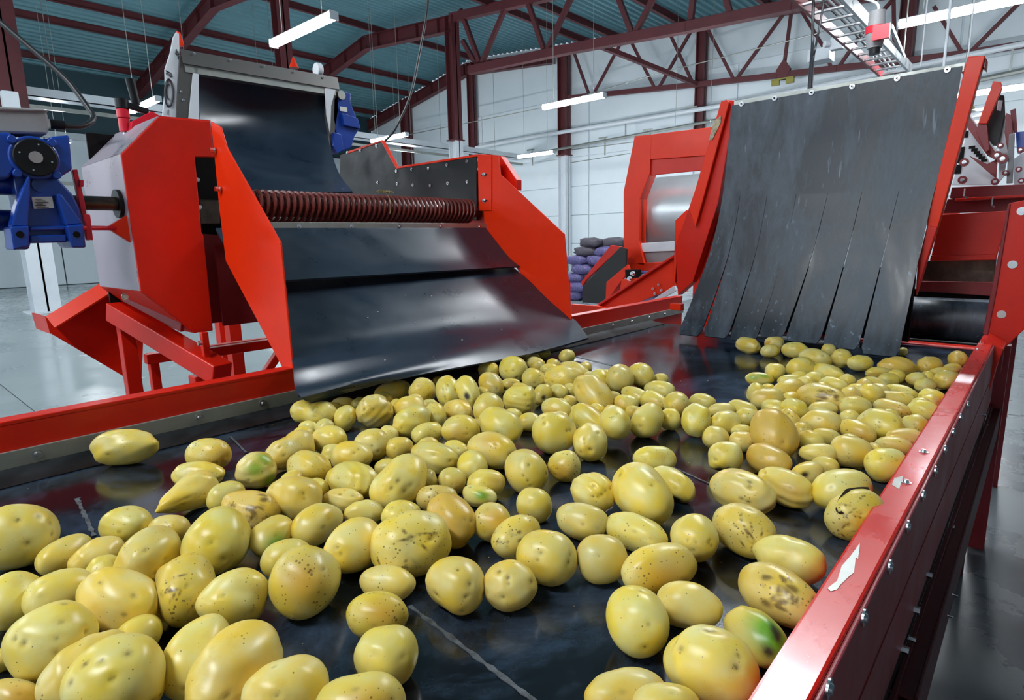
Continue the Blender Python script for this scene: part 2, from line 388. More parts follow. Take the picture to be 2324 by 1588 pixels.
truss('roof_truss', 20.4, [(1290, 222), (1340, 217), (1580, 192), (1765, 171), (1900, 155), (2040, 140), (2190, 122), (2330, 100)],
      [((1300, 112), (1336, 212)), ((1412, 92), (1348, 212)), ((1430, 90), (1485, 198)), ((1570, 68), (1497, 196)), ((1518, 72), (1572, 188)),
       ((1602, 58), (1664, 178)), ((1784, 24), (1674, 176)), ((1797, 20), (1778, 160)), ((1815, 18), (1872, 112)), ((1872, 112), (1885, 150)), ((1960, 70), (1905, 150)),
       ((2030, -5), (1990, 40)), ((2028, 0), (2030, 120)), ((2120, 15), (2185, 122)), ((2320, 0), (2200, 120))], .16,
      'far roof truss with slender lower chord in front of the white far wall',
      ((20.4, 16.0, roof_z(16.0) - .3), (20.4, YN, roof_z(YN) - .3)))
t = thing('wind_brace', P(1370, 105, X=18.5), 'long red brace crossing between the near and far trusses', 'brace')
MB().bar(P(1330, 92, X=15.35), P(1582, 191, X=20.38), .13, .13).build('tube', M['steelred'], t)
t = thing('gusset_node', P(1777, 158, X=20.35), 'red gusset block with yellow brackets on the far truss lower chord', 'bracket')
g = P(1777, 158, X=20.3)
MB().prism([g + Vector((0, a, b)) for a, b in ((-.22, 0), (0, .32), (.22, 0), (.1, -.28), (-.1, -.28))], (.1, 0, 0)).build('gusset_plate', M['steelred'], t)
MB().box(g + Vector((0, -.33, -.42)), g + Vector((.1, -.1, -.26))).box(g + Vector((0, .1, -.42)), g + Vector((.1, .33, -.26))).box(g + Vector((-.03, -.33, -.28)), g + Vector((.1, .33, -.24))).build('bracket', M['brass'], t)
# columns
def column(px, X, Y, w, split, label, top=None, low='white'):
    p = Vector((X, Y, FLOOR)); zt = top or roof_z(Y) - .25
    t = thing('steel_column', p, label, 'column', 'steel columns')
    def hsec(z0, z1, m, nm, w):
        mb = MB(); mb.box((X - w/2, Y - w/2, z0), (X + w/2, Y - w/2 + .03, z1)); mb.box((X - w/2, Y + w/2 - .03, z0), (X + w/2, Y + w/2, z1)); mb.box((X - .02, Y - w/2, z0), (X + .02, Y + w/2, z1))
        mb.build(nm, m, t)
    hsec(split, zt, M['steelred'], 'upper_shaft', w)
    hsec(FLOOR, split, M[low], 'lower_shaft', w)
    MB().box((X - w*.75, Y - w*.75, FLOOR), (X + w*.75, Y + w*.75, FLOOR + .03)).build('base_plate', M['white'], t)
    MB().box((X - w*.65, Y - w*.65, split - .02), (X + w*.65, Y + w*.65, split + .02)).build('collar_plate', M['steelred'], t)
    return t
column(1030, 15.3, P(1030, 200, X=15.3).y, .36, 3.95, 'tallest oxide-red column standing in the centre above the roller')
column(640, 9.4, P(640, 80, X=9.4).y, .36, 3.2, 'dark red column behind the top left tube lamp')
for px, py, l in ((1071, 250, 'slim red column just right of the tall central one'), (1280, 240, 'red column behind the tube lamp over the white wall, white below'),
                  (1592, 150, 'slim red column behind the top of the orange frame'), (2060, 60, 'red column behind the hanging cable ladder')):
    q = P(px, py, X=20.7); column(px, 20.7, q.y, .30 if px in (1071, 1592) else .38, 3.82, l)
q = P(922, 290, X=20.7); column(922, 20.7, q.y, .45, 1.2, 'red column on the far wall left of the curved hanging cable')
q = P(12, 140, Y=17.2); column(12, q.x, 17.2, .5, 3.4, 'red column at the left edge above the cable tray')
q = P(105, 650, Y=24); column(105, q.x, 24, .34, 3.0, 'column with painted blue-grey shade under the blue gear motor', top=6.0, low='columnshade')
# trays and pipes
t = thing('cable_tray', (2, 17.7, 4.0), 'long white cable tray running from the left edge to the white-based column', 'cable tray')
MB().box((-6, 17.55, 3.88), (20.6, 17.58, 4.08)).box((-6, 17.95, 3.88), (20.6, 17.98, 4.08)).box((-6, 17.55, 3.88), (20.6, 17.98, 3.9)).build('channel', M['white'], t)
for i in range(9):
    MB().cyl((-5 + i * 3, 17.75, 4.0), (-5 + i * 3, 17.75, roof_z(17.75)), .008, 6).build('hanger_rod', M['galv'], t)
for i in range(3): MB().box((-3 + i*.0, 17.42, 3.6 - i*.0), (20.4, 17.5, 3.68)).build('conduit', M['galv'], t) if i == 0 else None
a = P(0, 205, Y=16.6); b = P(48, 262, Y=16.6)
MB().box((a.x, 16.5, b.z), (b.x, 16.7, a.z)).bar((b.x - .1, 16.6, (a.z+b.z)/2), (b.x - .1, 17.6, 3.9), .05, .05).build('junction_box', M['white'], t, bevel=.02)
def pipe(name, pts, X, r, m, label, hang=()):
    t = thing(name, P(*pts[0], X=X), label, 'pipe')
    MB().tube([P(*p, X=X) for p in pts], r, 8).build('tube', M[m], t, smooth=True)
    for h in hang:
        a = P(*h, X=X)
        MB().bar(a + Vector((0, 0, -.55)), a + Vector((0, 0, .12)), .04, .04).bar(a + Vector((0, .28, .10)), a + Vector((0, -.1, .10)), .05, .05).build('hanger', M['galv'], t)
    return t
pipe('wall_pipe', [(830, 392), (1200, 351), (1660, 266)], 20.3, .05, 'galv', 'grey lower pipe along the far wall, behind the orange frame', [(1208, 345), (1373, 318), (1475, 300)])
pipe('wall_pipe', [(1080, 335), (1200, 312), (1420, 276), (1660, 236), (2180, 128), (2330, 98)], 20.3, .075, 'white', 'white upper pipe along the far wall, above the black curtain', [(1420, 280), (1575, 250), (2298, 115)])
pipe('wall_pipe', [(2190, 188), (2330, 158)], 20.3, .07, 'galv', 'grey pipe right of the red curtain post')
pipe('guy_wire', [(930, 305), (1230, 245), (1500, 165), (1990, 42)], 19.5, .018, 'galv', 'thin wire strung across the far wall behind the trusses')
pipe('guy_wire', [(1295, 340), (1440, 322)], 20.96, .015, 'galv', 'short thin wire left of the orange frame top')
pipe('guy_wire', [(1290, 370), (1430, 348)], 20.96, .015, 'galv', 'lower thin wire left of the orange frame top')
# tube lamps in rows of the hall, each with its own light
def lamp(x, y, label, z=3.2):
    t = thing('tube_lamp', (x, y, z), label, 'lamp', 'tube lamps under the roof')
    MB().box((x - .04, y - .76, z + .052), (x + .04, y + .76, z + .085)).build('housing', M['grey'], t, bevel=.015)
    pts = []
    mb = MB(); n = 10
    prof = [(math.cos(A0) * .065, math.sin(A0) * .055) for A0 in [math.radians(145 + 250 * i / n) for i in range(n + 1)]]
    mb.prism([(x + a, y - .75, z + .02 + b) for a, b in prof], (0, 1.5, 0)); mb.build('diffuser', M['lamp'], t)
    for s in (-.5, .5): MB().cyl((x, y + s, z + .07), (x, y + s, roof_z(y)), .006, 6).build('hanger_wire', M['galv'], t)
    for s in (-.76, .76): MB().box((x - .06, y + s - .012, z - .03), (x + .06, y + s + .012, z + .07)).build('end_cap', M['white'], t)
    return t
LAMPS = {(4.5, 7.6): 'bright tube lamp at top left above the black feed sheet', (10.5, 7.6): 'tube lamp in front of the red column on the white wall',
         (10.0, 1.08): 'long bright tube lamp in the top right corner', (10.4, 13.6): 'tube lamp crossing behind the hanging cable, over the rear chute',
         (16.0, 13.1): 'small distant tube lamp above the right red chute plate', (16.0, 1.2): 'tube lamp behind the tall red curtain post'}
ordn = ['first', 'second', 'third', 'fourth', 'fifth', 'sixth', 'seventh', 'eighth']
for y in (1.2, 7.6, 13.6, 20.0):
    for x in (-7.5, -1.5, 4.5, 10.4, 16.0):
        key = min(LAMPS, key=lambda k: abs(k[0] - x) + abs(k[1] - y))
        if abs(key[0] - x) + abs(key[1] - y) < .6: lamp(key[0], key[1], LAMPS[key])
        else: lamp(x, y, 'tube lamp outside the picture, %s row from the near wall, %s along it' % (ordn[int((x + 8) / 5.9)], ordn[int(y / 6)]))
# ladder tray with socket, top right
Z = 2.6
la, lb = P(1822, 0, Z=Z), P(1925, 88, Z=Z); lc, ld_ = P(1952, -10, Z=Z), P(2068, 158, Z=Z)
t = thing('cable_ladder', la, 'hanging metal cable ladder with red edge rails, top right', 'cable ladder')
le = P(1985, 142, Z=Z)
dirx = Vector((1, 0, 0))
yl, yr = lb.y + .05, ld_.y
MB().bar((la.x - 1.5, yl, Z), (ld_.x, yl, Z), .03, .1).build('side_rail', M['darkred'], t)
MB().bar((la.x - 1.5, yr, Z), (ld_.x, yr, Z), .03, .12).build('side_rail', M['steel'], t)
n = 16
for i in range(n):
    x = la.x - 1.2 + (ld_.x - la.x + 1.1) * i / (n - 1)
    MB().bar((x, yl, Z - .02), (x, yr, Z - .02), .035, .025).build('rung', M['steel'], t, bevel=.005)
for k, yy in enumerate((.25, .35, .45)):
    MB().tube([(la.x - 1.5, yl - yy * .5, Z + .01), (la.x + 1, yl - yy * .5 - .02, Z + .015), (ld_.x - .2, yl - yy * .5 + .03, Z + .01)], .012, 6).build('cable', M['white'] if k else M['cable'], t, smooth=True)
MB().bar(P(2022, 60, Z=Z + .1), P(2060, 150, Z=Z + .03), .03, .05).build('cover_strip', M['white'], t)
for hx in (la.x + .4, ld_.x - .6):
    MB().cyl((hx, yl, Z), (hx, yl, roof_z(yl)), .008, 6).cyl((hx, yr, Z), (hx, yr, roof_z(yr)), .008, 6).build('hanger_rod', M['galv'], t)
lad = t
sk = P(1988, 72, X=6.6)
t = thing('power_socket', sk, 'grey and red power socket hanging from the cable ladder', 'socket')
def seg(a, b, ra, rb, nm, m): MB().cyl(sk + Vector((0, 0, a)), sk + Vector((0, 0, b)), ra, 18, rb).build(nm, M[m], t, smooth=True)
MB().tube(smooth_path([sk + Vector((0, 0, .15)), sk + Vector((.02, .02, .25)), Vector((sk.x, yr, Z + .05))], 4), .012, 8).build('cord', M['white'], t, smooth=True)
seg(.04, .17, .075, .065, 'housing', 'grey'); seg(-.02, .04, .09, .09, 'red_ring', 'plug'); seg(-.14, -.02, .06, .085, 'plug_body', 'grey'); seg(-.19, -.14, .045, .05, 'gland', 'black')
MB().box(sk + Vector((-.12, -.13, -.1)), sk + Vector((-.08, .0, .02))).build('flap', M['plug'], t)
t = lad
a, b = P(1833, 113, X=9), P(1882, 132, X=9); MB().box((9, b.y, b.z), (9.25, a.y, a.z)).build('end_box', M['white'], t, bevel=.01)
a, b = P(1884, 86, X=8.5), P(1912, 108, X=8.5); MB().box((8.5, b.y, b.z), (8.6, a.y, a.z)).cyl((8.5, a.y, (a.z+b.z)/2), (8.45, a.y + .05, (a.z+b.z)/2), .04, 12).build('connector', M['white'], t, bevel=.01)
# loose cables
tag(MB().tube(smooth_path([P(1848, -60, X=6), P(1845, 40, X=6), P(1844, 100, X=6), P(1840, 150, X=5.8), P(1836, 203, X=5.6)]), .013, 8).build('drop_cable', M['cable'], smooth=True), 'thick black cable dropping behind the curtain top edge', 'cable')
tag(MB().tube(smooth_path([P(1880, -60, X=6), P(1860, 60, X=6), P(1850, 110, X=5.9), P(1846, 135, X=5.9), P(1842, 200, X=5.7)]), .009, 8).build('drop_cable', M['cable'], smooth=True), 'thinner dark cable joining the thick one beside the ladder', 'cable')
tag(MB().tube(smooth_path([P(975, -60, X=5.5), P(968, 30, X=5.5), P(950, 130, X=5.5), P(930, 220, X=5.4), P(895, 295, X=5.2), P(868, 325, X=5.1)]), .016, 8).build('hanging_cable', M['cable'], smooth=True), 'black cable curving down to the rear chute plate', 'cable')
for (a, b, l) in (((2157, 38), (2142, 152), 'white rod hanging from the top right lamp to the curtain'), ((2110, 0), (2090, 150), 'thin pale rod left of the white hanging rod'), ((2208, 45), (2196, 140), 'thin pale rod right of the white hanging rod')):
    tag(MB().cyl(P(*b, X=8) + Vector((0, 0, roof_z(P(*b, X=8).y) - P(*b, X=8).z)), P(*b, X=8), .014 if a[0] == 2157 else .007, 8).build('hanging_rod', M['white']), l, 'rod')
# ---------------- heap of net bags by the far wall
def bag_mesh(seed):
    r = np.random.default_rng(seed); bm = bmesh.new(); bmesh.ops.create_icosphere(bm, subdivisions=3, radius=1)
    for v in bm.verts:
        c = v.co
        k = 1 + .10 * math.sin(c.x * 6 + seed) * math.cos(c.y * 7 + seed * 2) + .06 * math.sin(c.z * 9 + c.x * 11) + r.uniform(-.02, .02)
        e = abs(c.x) ** 3
        f = lambda q: math.copysign(abs(q) ** .72, q)
        v.co = Vector((f(c.x) * .33 * k, f(c.y) * .21 * k * (1 - .2 * e), f(c.z) * .118 * k * (1 - .25 * e)))
    me = bpy.data.meshes.new('bag'); bm.to_mesh(me); bm.free(); me.polygons.foreach_set('use_smooth', [True] * len(me.polygons)); return me
bags = [bag_mesh(i) for i in range(4)]
for m_ in bags: m_.materials.append(M['bag'])
bagd = bag_mesh(9); bagd.materials.append(M['bagdark'])
_o = ['first', 'second', 'third', 'fourth', 'fifth', 'sixth', 'seventh', 'eighth']
layers = ['floor', 'second', 'third', 'fourth', 'fifth', 'sixth', 'top']
b0 = P(1340, 690, Z=FLOOR)
for k in range(7):
    nb = 4 if k < 6 else 2
    for i in range(nb):
        me = bagd if (k == 6 or (k == 5 and i in (0, 2)) or (k == 2 and i == 1)) else bags[(i + k * 3) % 4]
        o = bpy.data.objects.new('net_bag', me); COL.objects.link(o)
        yy = b0.y + .85 - i * .62 - (k % 2) * .22 - (.3 if k == 6 else 0)
        o.location = (b0.x + .55 + k * .05 + random.uniform(-.04, .04), yy, FLOOR + .11 + k * .20)
        o.rotation_euler = (random.uniform(-.05, .05), random.uniform(-.05, .05), 1.57 + random.uniform(-.18, .18))
        cn = 'dark mesh' if me is bagd else 'purple mesh'
        tag(o, '%s bag of potatoes, %s from left in the %s layer of the heap' % (cn, ordn[i], layers[k]), 'bag', 'net bags heaped by the far wall')

# ================================================================== MAIN BELT CONVEYOR
X0, X1 = -1.0, 3.12
cv = thing('belt_conveyor', (1, .9, FLOOR), 'wide red-sided conveyor with wet black belt carrying the potatoes', 'conveyor')
g = []
for i in range(61):
    x = X0 + (X1 - X0) * i / 60; row = []
    for j in range(25):
        y = .176 + (1.672 - .176) * j / 24; row.append((x, y, -.006 + .0012 * math.sin(x * 5 + y * 3) * math.sin(y * 7 + x)))
    g.append(row)
MB().sheet(g, .012).build('belt', M['belt'], cv, smooth=True)
def seam(p, q, w):
    a, b = P(*p, Z=.001), P(*q, Z=.001); d = (b - a); L = d.length; nn = Vector((-d.y, d.x, 0)).normalized(); rows = []
    for i in range(30):
        c = a + d * i / 29; ww = w * random.uniform(.35, 1)
        rows.append([c - nn * ww, c + nn * ww * random.uniform(.3, 1)])
    MB().sheet(rows, .0012).build('belt_splice', M['scuff'], cv)
seam((930, 1374), (1240, 1610), .005); seam((1500, 1048), (1640, 1110), .003); seam((1305, 808), (1392, 829), .003)
seam((523, 990), (560, 1027), .004); seam((176, 1130), (215, 1215), .006)
# left side
MB().box((X0, 1.69, -.22), (3.5, 1.735, .118)).build('side_rail', M['red'], cv, bevel=.003)
MB().box((X0, 1.69, .112), (3.5, 1.74, .124)).build('rail_flange', M['red'], cv, bevel=.002)
MB().box((X0, 1.681, .018), (3.5, 1.689, .056)).build('cover_strip', M['galv'], cv, bevel=.001)
MB().sheet([[(x, 1.684, .018), (x, 1.668, .010), (x, 1.63, .004), (x, 1.60, .001)] for x in np.linspace(X0, 3.1, 40)], .004).build('rubber_skirt', M['rubber'], cv, smooth=True)
for (px, py) in ((85, 1030), (452, 949), (597, 918), (1391, 746), (1433, 736), (1473, 726), (1508, 717)):
    p = P(px, py, Y=1.681); p.z = .038; MB().screw(p, (0, -1, 0), .011, .007).build('screw', M['bolt'], cv, smooth=True)
# right side
MB().box((X0, .124, .050), (3.15, .171, .062)).build('top_rail', M['redgloss'], cv, bevel=.004)
MB().box((X0, .166, .006), (3.15, .171, .055)).build('inner_flange', M['red'], cv, bevel=.001)
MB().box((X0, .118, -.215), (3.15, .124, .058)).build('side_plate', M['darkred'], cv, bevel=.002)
MB().bar((X0, .1175, -.075), (3.15, .1175, -.075), .002, .004).build('pressed_rib', M['darkred'], cv)
# worn bare patch on the cap
def patch(px):
    pts = [P(a, b, Z=.0622) for a, b in px]; pts = [Vector((p.x, min(max(p.y, .128), .168), .0622)) for p in pts]
    MB().prism(pts, (0, 0, .0006)).build('worn_patch', M['galv'], cv)
patch([(1952, 1232), (1947, 1270), (1942, 1265), (1938, 1300), (1925, 1310), (1905, 1330), (1900, 1338), (1885, 1342), (1878, 1335), (1900, 1318), (1910, 1285), (1930, 1262)])
patch([(2050, 1080), (2040, 1110), (2024, 1100), (2030, 1085)])
for (px, py) in ((2096, 1026), (2056, 1095), (2225, 778), (2218, 793)):
    p = P(px, py, Z=.062); MB().screw(p, (0, 0, 1), .0085 if py > 900 else .006, .006).build('screw', M['bolt'], cv, smooth=True)
for (px, py) in ((1878, 1560), (1958, 1400), (2017, 1285), (2058, 1194), (2093, 1124), (2121, 1068), (2143, 1020), (2162, 981), (2178, 947), (2195, 919)):
    p = P(px, py, Y=.118); MB().cyl(p, p - Vector((0, .0025, 0)), .0105, 20).cyl(p - Vector((0, .0025, 0)), p - Vector((0, .005, 0)), .006, 14, .005).build('rivet_head', M['bolt'], cv, smooth=True)
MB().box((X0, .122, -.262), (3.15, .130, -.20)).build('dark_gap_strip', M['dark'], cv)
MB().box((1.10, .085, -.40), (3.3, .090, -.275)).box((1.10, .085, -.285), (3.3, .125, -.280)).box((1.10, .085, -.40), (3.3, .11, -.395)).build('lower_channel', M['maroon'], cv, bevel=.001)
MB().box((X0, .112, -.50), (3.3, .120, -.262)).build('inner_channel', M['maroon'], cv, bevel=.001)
for (px, py, r) in ((2116, 1307, .009), (2088, 1387, .011), (2063, 1478, .010), (2167, 1197, .008), (2079, 1453, .007), (2238, 942, .008), (2243, 965, .006), (2262, 838, .007)):
    p = P(px, py, Y=.108); MB().hexbolt((p.x, .121, p.z), (0, -1, 0), r * .7, .013).build('hex_bolt', M['bolt'], cv)
for (px, py) in ((2160, 1350), (2150, 1398)):
    p = P(px, py, Y=.084); MB().tube(smooth_path([p + Vector((-.01, 0, .008)), p + Vector((0, -.012, .002)), p + Vector((.012, -.002, -.006)), p + Vector((.012, .006, .006))], 4), .0009, 6).build('wire_clip', M['bolt'], cv)
for x in (-.6, 1.15, 3.0):
    MB().box((x - .03, .13, FLOOR), (x + .03, .18, -.10)).build('leg', M['maroon'], cv, bevel=.003)
    MB().box((x - .03, 1.69, FLOOR), (x + .03, 1.735, -.2)).build('leg', M['red'], cv, bevel=.003)
    MB().box((x - .02, .17, -.3), (x + .02, 1.7, -.25)).build('cross_beam', M['darkred'], cv)
# dirt crumbs lying on the belt are stuff nobody could count
mb = MB()
for i in range(150):
    x, y = random.uniform(.1, 2.7), random.uniform(.22, 1.6); r = random.uniform(.0006, .0018)
    mb.box((x, y, .001), (x + r * 2, y + r, .001 + r))
o = mb.build('soil_crumbs', M['straw']); o['kind'] = 'stuff'; tag(o, 'tiny soil crumbs scattered over the black belt', 'dirt')
# end of the belt: red bar, roller with black rubber, red box
mx = thing('transfer_frame', (3.5, .4, FLOOR), 'glossy red transfer housing with black rubber roller behind the right rail end', 'machine')
MB().box((3.14, .14, -.06), (3.20, .62, .006)).build('front_bar', M['red'], mx, bevel=.004)
MB().box((3.135, .17, -.012), (3.16, .62, .004)).build('bar_edge', M['red'], mx, bevel=.004)
MB().cyl((3.42, .165, .085), (3.42, .66, .085), .10, 40).build('rubber_roller', M['curtain'], mx, smooth=True)
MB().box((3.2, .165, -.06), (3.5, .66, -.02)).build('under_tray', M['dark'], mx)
def quad_px(pts, X, th, name, m, par, off=None, bev=.003):
    v = [P(*p, X=X) for p in pts]
    return MB().prism(v, off or (th, 0, 0)).build(name, M[m], par, bevel=bev)
quad_px([(2134, 487), (2290, 478), (2262, 585), (2112, 588)], 3.42, .01, 'upper_panel', 'red', mx)
quad_px([(2112, 580), (2262, 577), (2260, 590), (2110, 592)], 3.40, .05, 'panel_lip', 'red', mx)
quad_px([(2095, 592), (2262, 588), (2255, 642), (2085, 645)], 3.62, .01, 'grey_plate', 'shaft', mx)
quad_px([(2085, 638), (2255, 640), (2250, 672), (2078, 660)], 3.52, .02, 'curved_guard', 'darkred', mx)
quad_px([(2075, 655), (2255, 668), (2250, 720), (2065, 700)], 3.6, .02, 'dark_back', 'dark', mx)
quad_px([(2160, 425), (2400, 415), (2400, 442), (2155, 450)], 3.75, .12, 'top_beam', 'darkred', mx)
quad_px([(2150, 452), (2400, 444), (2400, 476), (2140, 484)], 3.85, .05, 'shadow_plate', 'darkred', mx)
quad_px([(2168, 450), (2380, 438), (2380, 444), (2168, 456)], 3.72, .1, 'beam_lip', 'red', mx)
for p in ((2190, 428), (2253, 448)):
    a = P(*p, X=3.7); MB().tube([a, a + Vector((0, 0, -.035)), a + Vector((0, -.012, -.045))], .004, 8).build('hook', M['bolt'], mx)
# end post with three washered bolts
quad_px([(2291, 461), (2400, 440), (2400, 640), (2330, 742), (2278, 792), (2236, 770), (2256, 660)], 3.17, .012, 'end_post', 'red', mx)
quad_px([(2288, 463), (2294, 461), (2262, 660), (2240, 770), (2230, 756), (2250, 655)], 3.16, .03, 'post_flange', 'darkred', mx)
for (px, py) in ((2319, 479), (2298, 600), (2273, 713)):
    a = P(px, py, X=3.168); MB().cyl(a, a - Vector((.003, 0, 0)), .016, 22).cyl(a - Vector((.003, 0, 0)), a - Vector((.008, 0, 0)), .009, 12).build('bolt', M['bolt'], mx, smooth=True)
quad_px([(2236, 770), (2278, 792), (2262, 830), (2240, 905), (2205, 905), (2215, 850)], 2.9, .2, 'lower_gusset', 'red', mx)
for x in (3.3, 4.2):
    MB().box((x, .08, FLOOR), (x + .06, .14, .0)).box((x, .6, FLOOR), (x + .06, .66, .0)).build('leg', M['darkred'], mx)
MB().box((3.2, .1, -.1), (4.3, .14, .0)).box((3.2, .62, -.1), (4.3, .66, 0)).build('base_frame', M['darkred'], mx)
# curtain machine
cu = thing('rubber_curtain_frame', (2.9, .75, FLOOR), 'tall black slit rubber curtain held between two red posts', 'curtain')
def xz(t): return 2.9 - .235 * (max(0, t - .22) / .78) ** 2
zl = [(0, (1660, 240)), (.25, (1653, 330)), (.45, (1640, 447)), (.62, (1615, 560)), (.78, (1582, 650)), (.9, (1555, 715)), (1, (1535, 758))]
zr = [(0, (2184, 150)), (.25, (2160, 290)), (.45, (2122, 430)), (.62, (2090, 570)), (.78, (2068, 680)), (.9, (2053, 755)), (1, (2043, 811))]
def smooth_edge(kn):
    c = smooth_path([(t, a, b) for t, (a, b) in kn], 10); ts = [v.x for v in c]
    def f(t): return P(float(np.interp(t, ts, [v.y for v in c])), float(np.interp(t, ts, [v.z for v in c])), X=xz(t))
    return f
LE, RE = smooth_edge(zl), smooth_edge(zr)
def cpt(u, t, s=0.):
    a, b = LE(t), RE(t); p = a.lerp(b, u); return p
NS = 7
top_u = [0, .072, .20, .335, .485, .645, .825, 1]
# slit positions taken across the sheet at slit top and hem
ut = []; ub = []
for px in (1684, 1745, 1811, 1882, 1959, 2042): 
    q = P(px, 441, X=2.9); ut.append((LE(.45).y - q.y) / (LE(.45).y - RE(.45).y))
for px, py in ((1592, 763), (1653, 768), (1719, 775), (1778, 780), (1862, 790), (1950, 800)):
    q = P(px, py, X=2.67); ub.append((LE(1).y - q.y) / (LE(1).y - RE(1).y))
grid = [[cpt(u, t) for u in np.linspace(0, 1, 29)] for t in np.linspace(0, .45, 16)]
MB().sheet(grid, .007).build('rubber_sheet', M['curtain'], cu, smooth=True)
us = [0] + ut + [1]; ubs = [0] + ub + [1]
lens = [1.0, .995, 1.0, .94, .955, .975, 1.0]; lift = [0, .004, .0, -.02, -.015, -.008, -.004]
for k in range(NS):
    rows = []
    for t in np.linspace(.45, .45 + .55 * lens[k] if lens[k] < 1 else 1, 22):
        s = (t - .45) / .55; a = us[k] * (1 - s) + ubs[k] * s; b = us[k+1] * (1 - s) + ubs[k+1] * s
        gap = .0008 + .0062 * s * s
        rd = 0 if s < .96 * lens[k] else .012 * ((s - .96 * lens[k]) / .04)
        row = []
        for v in np.linspace(0, 1, 5):
            u = a + gap + rd + (b - a - 2 * gap - 2 * rd) * v
            p = cpt(u, t); p = p + Vector((lift[k] * s * 1.2, 0, 0)); row.append(p)
        rows.append(row)
    MB().sheet(rows, .007).build('curtain_strip', M['curtain'], cu, smooth=True)
for (px, py) in ((1683, 236), (1758, 223), (1842, 210), (1934, 196), (2036, 178), (2150, 158)):
    a = P(px, py, X=2.893); MB().cyl(a, a - Vector((.002, 0, 0)), .0105, 20).cyl(a - Vector((.002, 0, 0)), a - Vector((.006, 0, 0)), .006, 14).build('washer', M['bolt'], cu, smooth=True)
    MB().hexbolt(a - Vector((.002, 0, 0)), (-1, 0, 0), .0035, .006).build('bolt', M['dark'], cu)
a, b = P(1668, 232, X=2.915), P(2190, 145, X=2.915)
MB().bar(a + Vector((0, 0, -.012)), b + Vector((0, 0, -.012)), .02, .03).build('clamp_bar', M['galv'], cu)
# left post: folded plate, right post
quad_px([(1648, 226), (1668, 228), (1658, 300), (1630, 460), (1572, 640), (1538, 670), (1532, 560), (1562, 475)], 2.93, .06, 'left_post', 'red', cu)
quad_px([(1636, 230), (1650, 226), (1655, 232), (1578, 516), (1564, 476)], 2.9, .012, 'post_flange', 'orange', cu)
quad_px([(2196, 128), (2236, 126), (2128, 516), (2104, 514), (2104, 500)], 2.88, .05, 'right_post', 'orange', cu)
quad_px([(2104, 512), (2128, 514), (2100, 600), (2078, 672), (2082, 600)], 2.87, .05, 'right_post_foot', 'red', cu)
quad_px([(2222, 126), (2240, 134), (2238, 160), (2226, 150)], 2.9, .05, 'post_hook', 'darkred', cu)
quad_px([(2182, 150), (2200, 148), (2198, 165), (2182, 166)], 2.93, .03, 'mounting_lug', 'red', cu)
quad_px([(1620, 275), (1636, 262), (1636, 278), (1616, 318), (1608, 318)], 2.895, .003, 'torn_sticker', 'tag', cu)
# hollow red box end left of the curtain
quad_px([(1532, 500), (1558, 476), (1568, 480), (1560, 560), (1536, 566), (1532, 640), (1545, 665), (1528, 640)], 2.98, .1, 'box_end', 'orange', cu)
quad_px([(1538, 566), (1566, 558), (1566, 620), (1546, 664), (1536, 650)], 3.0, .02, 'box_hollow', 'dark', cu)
quad_px([(1520, 688), (1545, 690), (1545, 706), (1520, 702)], 2.9, .04, 'bracket', 'orange', cu)
for y in (.72, 1.32): MB().box((3.22, y - .03, FLOOR), (3.28, y + .03, .02)).build('leg', M['red'], cu)
MB().box((3.14, .70, -.04), (3.28, 1.38, .02)).build('tie_beam', M['red'], cu)
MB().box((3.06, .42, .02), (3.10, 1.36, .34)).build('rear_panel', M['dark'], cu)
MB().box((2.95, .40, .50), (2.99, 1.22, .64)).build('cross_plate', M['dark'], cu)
MB().box((3.0, 1.24, .02), (3.10, 1.36, .60)).build('inner_post', M['red'], cu, bevel=.003)

# ================================================================== POTATO CLEANER WITH CHUTE (left)
cl = thing('chute_machine', (1.5, 2.4, FLOOR), 'red cleaning machine with coil roller and two black rubber chute sheets', 'machine')
def XP(pts, X, th, name, m, par, bev=.002): return MB().prism([P(*p, X=X) for p in pts], (th, 0, 0)).build(name, M[m], par, bevel=bev)
def YP(pts, Y, th, name, m, par, bev=.002): return MB().prism([P(*p, Y=Y) for p in pts], (0, th, 0)).build(name, M[m], par, bevel=bev)
# left flare plate and its bolts
XP([(478, 275), (500, 288), (514, 335), (636, 551), (669, 888), (512, 592), (497, 470), (486, 350)], .88, .006, 'left_flare_plate', 'orange', cl)
for p in ((487, 341), (499, 429)):
    a = P(*p, X=.876); MB().hexbolt(a, (-1, 0, 0), .008, .016).build('bolt', M['bolt'], cl)
# housing: bent cover on the left
sec = [P(360, 265, Y=2.17), P(478, 275, Y=2.17), P(487, 357, Y=2.17), P(443, 356, Y=2.17), P(458, 528, Y=2.17), P(463, 535, Y=2.17), P(484, 750, Y=2.17), P(445, 755, Y=2.17), P(320, 660, Y=2.17), P(275, 350, Y=2.17)]
MB().prism(sec, (0, .012, 0)).build('bearing_cover', M['red'], cl, bevel=.003)
def side(a, b, Y0, Y1, nm, m):
    p, q = P(*a, Y=Y0), P(*b, Y=Y0); MB().sheet([[p, q], [p + Vector((0, Y1 - Y0, 0)), q + Vector((0, Y1 - Y0, 0))]], .006).build(nm, M[m], cl)
side((275, 350), (320, 660), 2.18, 2.62, 'left_side_plate', 'sheenside')
side((360, 265), (275, 350), 2.18, 2.62, 'chamfer_plate', 'sheenside')
side((320, 660), (445, 755), 2.18, 2.62, 'bottom_plate', 'red')
side((360, 265), (478, 275), 2.18, 2.62, 'top_plate', 'red')
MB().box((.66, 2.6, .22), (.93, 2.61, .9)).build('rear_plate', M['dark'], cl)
YP([(443, 356), (510, 356), (520, 535), (458, 530)], 2.3, .01, 'dark_recess', 'dark', cl)
